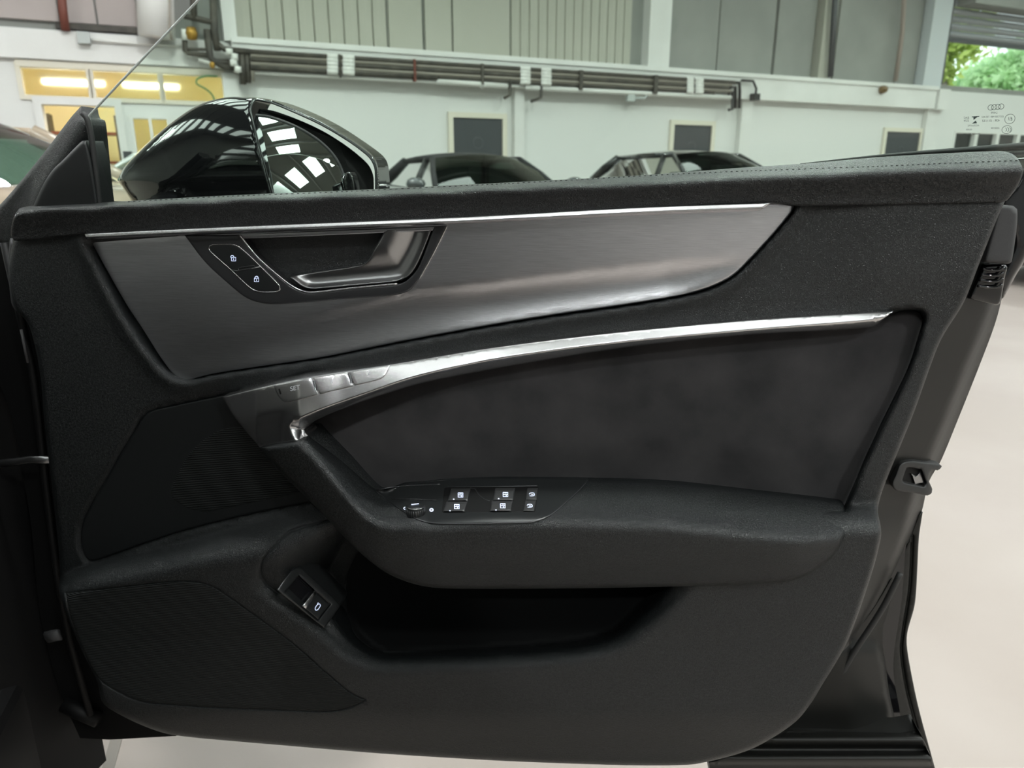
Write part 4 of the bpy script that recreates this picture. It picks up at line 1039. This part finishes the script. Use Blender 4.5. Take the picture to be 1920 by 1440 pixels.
mb = MB(); mb.tube([(kp[0]+R0*0.97*math.cos(a), kp[1]+R0*0.97*math.sin(a), kp[2]+0.0098) for a in np.linspace(math.pi*1.05, math.pi*2.05, 22)], 0.0005, 6)
mb.build('knob_rim', M_CHROME, swp, True)
mb = MB(); mb.tube([(kp[0]-0.005, kp[1]-0.001, kp[2]+0.0112), (kp[0]+0.003, kp[1]+0.003, kp[2]+0.0112)], 0.0006, 6)
mb.build('knob_pointer', M_ICON, swp, True)
for i in range(24):
    a = 2*math.pi*i/24
    if i == 0:
        mb = MB(); mb.tube([(0, 0, 0), (0, 0, 0.008)], 0.0006, 5)
        first = mb.build('knob_ridge', M_BUTTON, None, True); first.parent = swp
        ob = first
    else:
        ob = first.copy(); COL.objects.link(ob); ob.parent = swp
    ob.location = Vector((kp[0]+R0*1.01*math.cos(a), kp[1]+R0*1.01*math.sin(a), kp[2]-0.001)) - Vector(DOOR_BASE)
strokes('mirror_icon', [arc(809, 956, 3, 0, 2*math.pi, 10, 0.8)], na(0.002), 2.2, M_ICON, swp)
strokes('mirror_icon', [arc(759, 953, 2, 1.0, 5.2, 7)], na(0.002), 1.4, M_ICON, swp)

# ---- boot release switch in the pocket
BOOT = spl([(519,1106,1),(545,1071),(557,1064),(567,1066),(629,1124),(637,1135),(634,1142),(608,1178,1)], 4)
_bx = np.linspace(519, 637, 9); _gx, _gy = np.meshgrid(_bx, np.linspace(1066, 1176, 9)); _k = inside(_gx, _gy, BOOT)
_gx, _gy = _gx.ravel()[_k], _gy.ravel()[_k]; _A = np.stack([np.ones_like(_gx), _gx, _gy], 1); _nt = n_trim(_gx, _gy)
_c = np.linalg.lstsq(_A, _nt, rcond=None)[0]; _c[0] += float((_nt-_A@_c).max()) + 0.0055
n_pb = lambda e: (lambda x, y: _c[0]+_c[1]*x+_c[2]*y + e)
bs = relief('boot_switch_bezel', BOOT, n_pb(0.0), M_PANELBLK, door, step=6, rnd=(3, 0.002), skirt=0.03, hole=spl([(535,1109,1),(561,1078,1),(620,1133,1),(596,1164,1)], 4))
relief('boot_switch_well', spl([(533,1109,1),(561,1076,1),(622,1133,1),(596,1166,1)], 5), n_pb(-0.0045), M_GLOSS, bs, step=8, skirt=0.004)
relief('boot_switch_rocker', spl([(569,1138,1),(592,1111,1),(618,1134,1),(596,1161,1)], 4), n_pb(0.0), M_PANELBLK, bs, step=6, rnd=(2, 0.001), skirt=0.006)
relief('boot_switch_tip', spl([(566,1136,1),(588,1109),(592,1110),(594,1113),(574,1142,1)], 4), n_pb(0.003), M_SATIN, bs, step=4, rnd=(3, 0.0025), skirt=0.006)
cx, cy = 596, 1138
carline = spl([(cx-4, cy+6), (cx-5, cy+2), (cx-1, cy-4), (cx+3, cy-6), (cx+5, cy-3), (cx+3, cy+1), (cx, cy+5)], 2)
strokes('boot_icon', [np.vstack([carline, carline[:1]]), np.array([(cx-1, cy-5), (cx+1, cy-8)])], n_pb(0.0008), 1.4, M_ICON, bs)
tube_px('boot_switch_edge', spl([(562,1079),(619,1132)], 6, False), n_pb(0.0005), 0.0005, M_BEZEL, bs, seg=6)

# ---- door shell, shut face, seals
SHELL = spl([(60,470,1),(60,640),(100,800),(120,1080),(200,1300),(330,1368),(700,1398),(1100,1415),(1400,1420),(1640,1420),(1690,1380),(1675,1250),(1690,1130),(1705,980),(1750,830),(1830,640),(1872,500),(1890,400,1),(1880,330,1),(1000,365),(80,410,1)], 14)
relief('outer_skin', SHELL, flatn(-0.125), M_GLOSS, door, step=60, skirt=0.02)
relief('door_front_edge', spl([(-40,448,1),(-40,620),(15,760),(45,900),(60,1000),(75,1150),(110,1290),(150,1384,1),(204,1387,1),(330,1380,1),(270,1335),(200,1250),(140,1100),(120,900),(100,700),(60,560),(50,455,1)], 8), flatn(-0.06), M_BLACKHOLE, door, step=20, skirt=0.05)
FACE = spl([(1840,380,1),(1820,470),(1780,565),(1736,642),(1685,780),(1635,913),(1620,952),(1625,1004),(1610,1064),(1580,1150),(1540,1260,1),(1601,1201,1),(1656,1119),(1693,1046),(1728,959),(1741,905),(1765,862),(1800,777),(1837,684),(1865,609),(1879,555),(1886,500),(1890,400,1)], 7)
FACE_L = spl([(1850,380),(1830,470),(1790,565),(1746,642),(1695,780),(1641,913),(1630,952),(1637,1004),(1622,1064),(1592,1160),(1540,1270)], 10, False)
FACE_R = spl([(1601,1201),(1656,1119),(1693,1046),(1728,959),(1741,905),(1765,862),(1800,777),(1837,684),(1865,609),(1879,555),(1886,500),(1890,400)], 10, False)
def n_face(x, y):
    l = pdist(x, y, FACE_L, False); r = pdist(x, y, FACE_R, False); t = l/np.maximum(l+r, 1e-6)
    return -0.045 - 0.05*t - 0.045*S((t-0.72)/0.28)
relief('shut_face', FACE, n_face, M_PAINT, door, step=7, skirt=0.02)
LOWER = spl([(1480,1440,1),(1420,1405,1),(1470,1368),(1530,1300),(1575,1222),(1640,1135),(1690,1045),(1722,965,1),(1730,960,1),(1723,1009),(1716,1128),(1701,1188),(1702,1224),(1721,1321),(1753,1440,1)], 7)
LOWER_R = spl([(1730,960),(1723,1009),(1716,1128),(1701,1188),(1702,1224),(1721,1321),(1755,1445)], 10, False)
LGROOVE = spl([(1711,1004),(1706,1100),(1694,1180),(1690,1220),(1700,1290),(1719,1364)], 6, False)
LFOLD = spl([(1664,1175),(1666,1220),(1668,1290),(1680,1345),(1690,1372)], 6, False)
def n_low(x, y):
    r = pdist(x, y, LOWER_R, False)
    n = -0.135 + 0.04*S(r/140)
    n = n - 0.006*np.clip(1-pdist(x, y, LGROOVE, False)/3.5, 0, 1)
    n = n + 0.012*S((np.interp(y, [1150, 1250, 1372], [1640, 1664, 1688])-x)/14)*S((y-1190)/40) - 0.008*np.clip(1-pdist(x, y, LFOLD, False)/5, 0, 1)
    return n
relief('lower_shut_face', LOWER, n_low, M_PAINT, door, step=6, rnd=(3, 0.003), skirt=0.012, detail=[LGROOVE, LFOLD])
tube_px('shut_face_seal', spl([(1688,1075),(1655,1140),(1600,1225),(1560,1290),(1500,1362),(1440,1402)], 8, False), lambda x, y: np.full(np.shape(x), -0.088), 0.004, M_RUBBER, door)
BOT = spl([(1330,1430,1),(1400,1404),(1478,1370,1),(1688,1374,1),(1722,1368,1),(1738,1400),(1756,1450,1),(1560,1452),(1330,1456,1)], 7)
relief('door_bottom_edge', BOT, lambda x, y: -0.075 + 0.03*S((y-1372)/14) - 0.014*S((y-1396)/8) + 0.03*S((y-1406)/14) - 0.02*S((y-1428)/10), M_PAINT, door, step=5, rnd=(3, 0.003), skirt=0.03)
relief('corner_pad', spl([(1874,384,1),(1900,386),(1907,392),(1907,420),(1899,480),(1893,494),(1844,492,1),(1858,440)], 5), flatn(-0.035), M_PADGREY, door, step=7, rnd=(6, 0.006), skirt=0.03)
relief('outer_corner', spl([(1876,378,1),(1905,345),(1918,318),(1930,296,1),(1975,292,1),(1950,420),(1921,489),(1905,516),(1879,560),(1876,520),(1888,494,1),(1900,450)], 6), flatn(-0.1), M_GLOSS, door, step=10, rnd=(8, 0.01), skirt=0.03)
relief('gloss_corner', spl([(1846,497,1),(1886,497),(1884,520),(1876,566),(1868,572),(1816,560,1)], 5), flatn(-0.05), M_GLOSS, door, step=6, rnd=(4, 0.004), skirt=0.03)
for yy in (504, 514, 525, 536):
    tube_px('bellows_ridge', spl([(1842-(yy-504)*.28, yy), (1858-(yy-504)*.2, yy+3), (1876-(yy-504)*.1, yy+2), (1882-(yy-504)*.1, yy-4)], 4, False), flatn(-0.045), 0.0016, M_GLOSS, door, seg=6)
LATCH = spl([(1673,905),(1680,889),(1686,873),(1692,867),(1699,865),(1711,864),(1740,868),(1762,871),(1766,874),(1763,879),(1758,882),(1747,882),(1741,898),(1748,917),(1747,924),(1739,929),(1711,924),(1682,920),(1675,915)], 4)
LHOLE = spl([(1700,877),(1706,876),(1728,880,1),(1737,906),(1732,912),(1715,909),(1694,904),(1692,900)], 4)
n_lat = lambda e: (lambda x, y: np.interp(x, [1670, 1735, 1765], [-0.040, -0.070, -0.092]) + e)
la = relief('door_latch', LATCH, n_lat(0.0), M_RUBBER, door, step=4, rnd=(4, 0.004), skirt=0.012, hole=LHOLE)
relief('latch_recess', spl([(1688,870,1),(1740,874,1),(1742,916,1),(1685,912,1)], 5), n_lat(-0.010), M_BLACKHOLE, la, step=8, skirt=0.003)
relief('latch_claw', spl([(1709,888,1),(1718,893),(1726,884,1),(1734,908,1),(1728,906),(1716,908,1)], 4), n_lat(-0.006), M_SATIN_DARK, la, step=4, rnd=(1.5, 0.001), skirt=0.004)
_q = spl([(1500,307.5),(1535,304),(1671,291),(1800,282),(1925,274)], 8, False); _W = P(_q[:, 0], _q[:, 1], np.full(len(_q), -0.075))
mb = MB(); mb.tube(list(_W), list(np.linspace(0.0006, 0.0042, len(_q))), 8); mb.build('outer_belt_seal', M_RUBBER, door, True)

# ---- window glass of the frameless door, leaning inward
def P_glass(x, y, e=0.0):
    d = rays(x, y); nv = np.array([0, 1.0, 0.28]); q = np.array([0, 0.060-e, 1.06])
    k = ((q-CAM)@nv)/(d@nv)
    return CAM + d*k[..., None]
GL = [(176,400),(168,224),(167,217),(372,0),(430,-60),(560,-150),(800,-240),(1200,-270),(1700,-250),(2040,-180),(2100,100),(2080,300),(1000,380)]
g = np.array(GL, float)
Wf = P_glass(g[:, 0], g[:, 1]); Wb = Wf + np.array([0, 0.004, 0.001])
k = len(g)
win = mesh_obj('window_glass', Wf, [tuple(range(k))[::-1]], M_WINDOW, door, False)
e = spl([(168,224),(167,217),(372,0),(430,-60),(560,-150),(800,-240)], 12, False)
We = P_glass(e[:, 0], e[:, 1]); mb = MB(); mb.tube(list(We), 0.0013, 6); mb.build('glass_edge', M_GLASSEDGE, win, True)
def gmark(name, lines, w):
    mb = MB()
    for ln in lines:
        ln = np.asarray(ln, float)
        t = np.gradient(ln, axis=0); t /= np.maximum(np.linalg.norm(t, axis=1), 1e-9)[:, None]
        nr = np.stack([-t[:, 1], t[:, 0]], 1)*w/2
        A = P_glass((ln+nr)[:, 0], (ln+nr)[:, 1], 0.0006); B = P_glass((ln-nr)[:, 0], (ln-nr)[:, 1], 0.0006); kk = len(ln)
        mb.add(list(A)+list(B), [(i, kk+i, kk+i+1, i+1) for i in range(kk-1)])
    return mb.build(name, M_MARK, win)
def ell(cx, cy, rx, ry, tilt=0.0, k=22):
    a = np.linspace(0, 2*math.pi, k)
    return np.stack([cx+rx*np.cos(a)-tilt*ry*np.sin(a), cy+ry*np.sin(a)], 1)
gmark('ring_emblem', [ell(1857.5+6.6*i, 201.6-0.6*i, 5.0, 5.0, 0.12) for i in range(4)], 0.9)
gp = lambda x, y: P_glass(x, y, 0.0006)
def gtext(s, cx, cy, size, ang=-0.03):
    return text_px('glass_lettering', s, cx, cy, size, None, M_MARK, win, ang=ang, mirror=True, shear=-0.1, proj=gp)
gtext('LAMI', 1864, 211.5, 5.6)
gtext('DOT200 M81 T50 AS1', 1861, 219, 4.4)
gtext('43R - 011132', 1858, 226.5, 6.0)
gtext('E1', 1894, 223, 9.0)
gmark('approval_circle', [ell(1893.5, 223, 9.6, 9, 0.15)], 0.8)
gmark('certification_circle', [ell(1888, 243, 9.4, 7.5, 0.15), arc(1887, 243, 4.5, -1.2, 1.2), arc(1884, 243, 3.5, -1.2, 1.2), arc(1891, 243, 4.5, -1.2, 1.2)], 0.8)
gtext('E000199', 1866, 240.5, 4.4)
gtext('ACOUSTIC', 1825, 235.5, 4.4); gtext('GLASS', 1817, 243, 4.0); gtext('TRANSP 70% MIN', 1822, 251.5, 4.2)
gtext('EAC', 1812, 221, 5.5); gtext('D24', 1812, 226.5, 5.5)
gmark('triangle_mark', [np.array([(1822, 219.3), (1836, 218.2)])], 1.4)
for tri in ([(1825,219.5),(1833,219),(1825.5,225)], [(1829.5,226),(1832,231),(1822,232)]):
    t = np.array(tri, float); mesh_obj('triangle_mark', gp(t[:, 0], t[:, 1]), [(0, 1, 2)], M_MARK, win, False)

# ---- triangular sail trim at the front of the window
relief('sail_outer', spl([(152,199,1),(133,220),(92,274),(69,303),(37,342),(0,384),(-40,425,1),(20,470,1),(120,470,1),(192,400,1),(185,378),(171,253),(166,223),(157,219),(154,211)], 5), lambda x, y: -0.045+0.0*x+0.012*S((pdist(x, y, spl([(60,400),(110,310),(158,235)], 10, False), False))/-40+1), M_SOFT, door, step=7, rnd=(8, 0.012), skirt=0.03)
relief('sail_inner', spl([(162,263),(154,264),(117,301),(100,317),(83,342),(64,382),(50,420,1),(186,420,1),(184,378,1),(172,300)], 5), lambda x, y: -0.022+0.0*x, M_FINE, door, step=7, rnd=(7, 0.008), skirt=0.03)
tube_px('sail_seal', spl([(155,213),(163,222),(171,255),(178,310),(187,392)], 6, False), flatn(-0.03), 0.0035, M_RUBBER, door)

# ---- door mirror
HOUS = spl([(220,338,1),(233,313),(267,277),(317,233),(360,203),(393,189),(433,182),(480,183),(513,188),(567,209),(613,232),(660,262),(693,286),(705,300),(710,320),(710,370),(690,420),(520,430),(330,425),(262,405),(243,372)], 5)
def n_hous(x, y):
    d = sdist(x, y, HOUS)
    return -0.215 + 0.07*np.sqrt(np.clip(1-(1-np.clip(d, 0, 130)/130)**2, 0, 1)) - 0.02*S((x-480)/240)
RIMC = spl([(478,188),(470,203),(473,222),(480,250),(493,300),(505,345),(515,380),(530,425,1),(690,415,1),(703,370),(704,320),(698,302),(688,290),(656,266),(608,237),(560,214),(512,194),(490,189)], 5)
hs = relief('mirror_housing', HOUS, n_hous, M_GLOSS, door, step=6, rnd=(5, 0.012), skirt=0.05, hole=RIMC)
RW = lambda x, y: n_hous(x, y)+0.001
tube_px('mirror_rim', RIMC, RW, 0.0012, M_PANELBLK, hs, closed=True)
# the housing well and the mirror glass face rearwards (to the right), turned from the door plane
MIRROR_N = np.array([0.39, -0.845, 0.33]); MIRROR_N /= np.linalg.norm(MIRROR_N)
MIRROR_C = P1(560, 300, -0.185)
def P_mirror(x, y, e=0.0):
    d = rays(x, y); nv = MIRROR_N; q = MIRROR_C - nv*0.0
    k = ((q-CAM)@nv)/(d@nv)
    W = CAM + d*k[..., None]
    rr = np.sum((W-q)**2, axis=-1)
    return W - nv*(rr/(2*0.30) + np.asarray(e))[..., None]
mg = spl([(474,212),(490,211),(512,217),(560,238),(600,264),(627,291),(643,321),(651,357),(653,400),(640,425,1),(535,425,1),(505,345),(493,300),(480,245)], 6)
relief('mirror_glass', mg, flatn(0.0), M_MIRROR, hs, step=7, skirt=0, proj=P_mirror)
Wm = P_mirror(mg[:, 0], mg[:, 1], 0*mg[:, 0])
mb = MB(); mb.tube(list(Wm)+[Wm[0]], 0.0022, 6); mb.build('mirror_glass_edge', M_PADGREY, hs, True)
w2 = RIMC; Ww = P_mirror(w2[:, 0], w2[:, 1], np.full(len(w2), 0.012))
mesh_obj('mirror_well', Ww, [tuple(range(len(w2)))[::-1]], M_BLACKHOLE, hs, False)
relief('mirror_inner_lip', spl([(640,330,1),(655,322),(664,345),(668,420,1),(655,420,1)], 5), flatn(-0.17), M_GLOSS, hs, step=6, rnd=(3, 0.004), skirt=0.02)
mb = MB(); a = P1(330, 400, -0.16); b = P1(215, 420, -0.09)
mb.tube([a, (a+b)/2+np.array([0, 0, 0.0]), b], [0.03, 0.024, 0.03], 12); mb.build('mirror_arm', M_GLOSS, hs, True)

# ================================================================== the car the door belongs to
body = door
plan = spl([(-0.76, 0.13), (-0.765, 0.06), (-0.77, -0.02), (-0.785, -0.20), (-0.85, -0.60), (-1.0, -0.95)], 0.03, False)
zz = [0.08, 0.2, 0.4, 0.6, 0.8, 0.95, 0.985, 0.99]
offs = [0.0, 0, 0, 0, 0, 0.0, -0.02, -0.06]
pts = []
for (x, y) in plan:
    for z, of in zip(zz, offs): pts.append((x+of, y+of*0.3, z))
mb = MB(); mb.grid(pts, len(plan), len(zz)); mb.build('pillar_panel', M_BLACKHOLE, body, True)
s2 = P(np.array([8, 40, 60, 72, 85, 100, 112, 130, 170]), np.array([455, 600, 690, 780, 900, 1020, 1110, 1200, 1340]), np.full(9, -0.035))
mb = MB(); mb.tube(list(s2), 0.005, 8); mb.build('door_seal', M_BLACKHOLE, body, True)
s3 = P(np.array([-20, 30, 58, 100]), np.array([872, 866, 862, 862]), np.full(4, -0.03))
mb = MB(); mb.tube(list(s3), 0.006, 8, squash=0.6); mb.build('door_check_strap', M_SATIN_DARK, body, True)
s4 = P(np.array([40, 46, 52]), np.array([618, 650, 680]), np.full(3, -0.02))
mb = MB(); mb.tube(list(s4), 0.002, 6); mb.build('seal_highlight', M_PADGREY, body, True)  # grey tube imitating the highlight along the seal
hb_ = P(np.array([88, 100, 112]), np.array([1195, 1192, 1190]), np.full(3, -0.03))
mb = MB(); mb.tube(list(hb_), 0.010, 8, squash=0.5); mb.build('lower_hinge', M_PADGREY, body, True)
hb_ = P(np.array([120, 150, 185]), np.array([1320, 1335, 1350]), np.full(3, -0.05))
mb = MB(); mb.tube(list(hb_), 0.012, 8); mb.build('sill_gaiter', M_BLACKHOLE, body, True)

# ---- the rest of the cabin beside the viewer
CO = np.array([-0.66, 0.12, 0.0]); CR = np.array([0.4226, -0.9063, 0]); CI = np.array([-0.9063, -0.4226, 0])
def cbox(name, a0, a1, i0, i1, z0, z1, m, bev=0.03, taper=0.0):
    b = MB(); q = lambda a, i, z: tuple(CO+CR*a+CI*i+np.array([0, 0, z]))
    t = taper
    b.hexa([q(a0, i0, z0), q(a1, i0, z0), q(a1, i1, z0), q(a0, i1, z0), q(a0+t, i0+t, z1), q(a1+t, i0+t, z1), q(a1+t, i1-t, z1), q(a0+t, i1-t, z1)])
    o = b.build(name, m, door); md = o.modifiers.new('bevel', 'BEVEL'); md.width = bev; md.segments = 3; return o
cbox('roof_panel', 0.55, 2.3, 0.12, 1.50, 1.38, 1.42, M_GLOSS, 0.015)
cbox('body_sill', -0.5, 2.3, 0.145, 0.7, 0.12, 0.36, M_BLACKHOLE)
cbox('cabin_floor', 0.1, 2.9, 0.23, 1.5, 0.2, 0.26, M_RUBBER, 0.01)
cbox('centre_post', 1.16, 1.30, 0.06, 0.16, 0.37, 1.37, M_GLOSS, 0.03, 0.0)
cbox('rear_door', 1.31, 2.2, 0.0, 0.12, 0.3, 0.98, M_GLOSS, 0.03)
cbox('far_side', 0.1, 2.9, 1.52, 1.64, 0.2, 1.0, M_GLOSS, 0.03)
cbox('dashboard', 0.05, 0.42, 0.25, 1.5, 0.45, 0.95, M_SOFT, 0.06)
cbox('seat_cushion', 0.55, 1.10, 0.26, 0.74, 0.28, 0.55, M_LEATHER, 0.07)
cbox('seat_backrest', 1.08, 1.26, 0.26, 0.74, 0.50, 1.12, M_LEATHER, 0.07, 0.05)
cbox('headrest', 1.16, 1.27, 0.38, 0.62, 1.16, 1.33, M_LEATHER, 0.04)
cbox('rear_bench', 1.9, 2.6, 0.2, 1.45, 0.28, 1.05, M_LEATHER, 0.08)

for o in bpy.data.objects:
    if 'world_space' in o: del o['world_space']
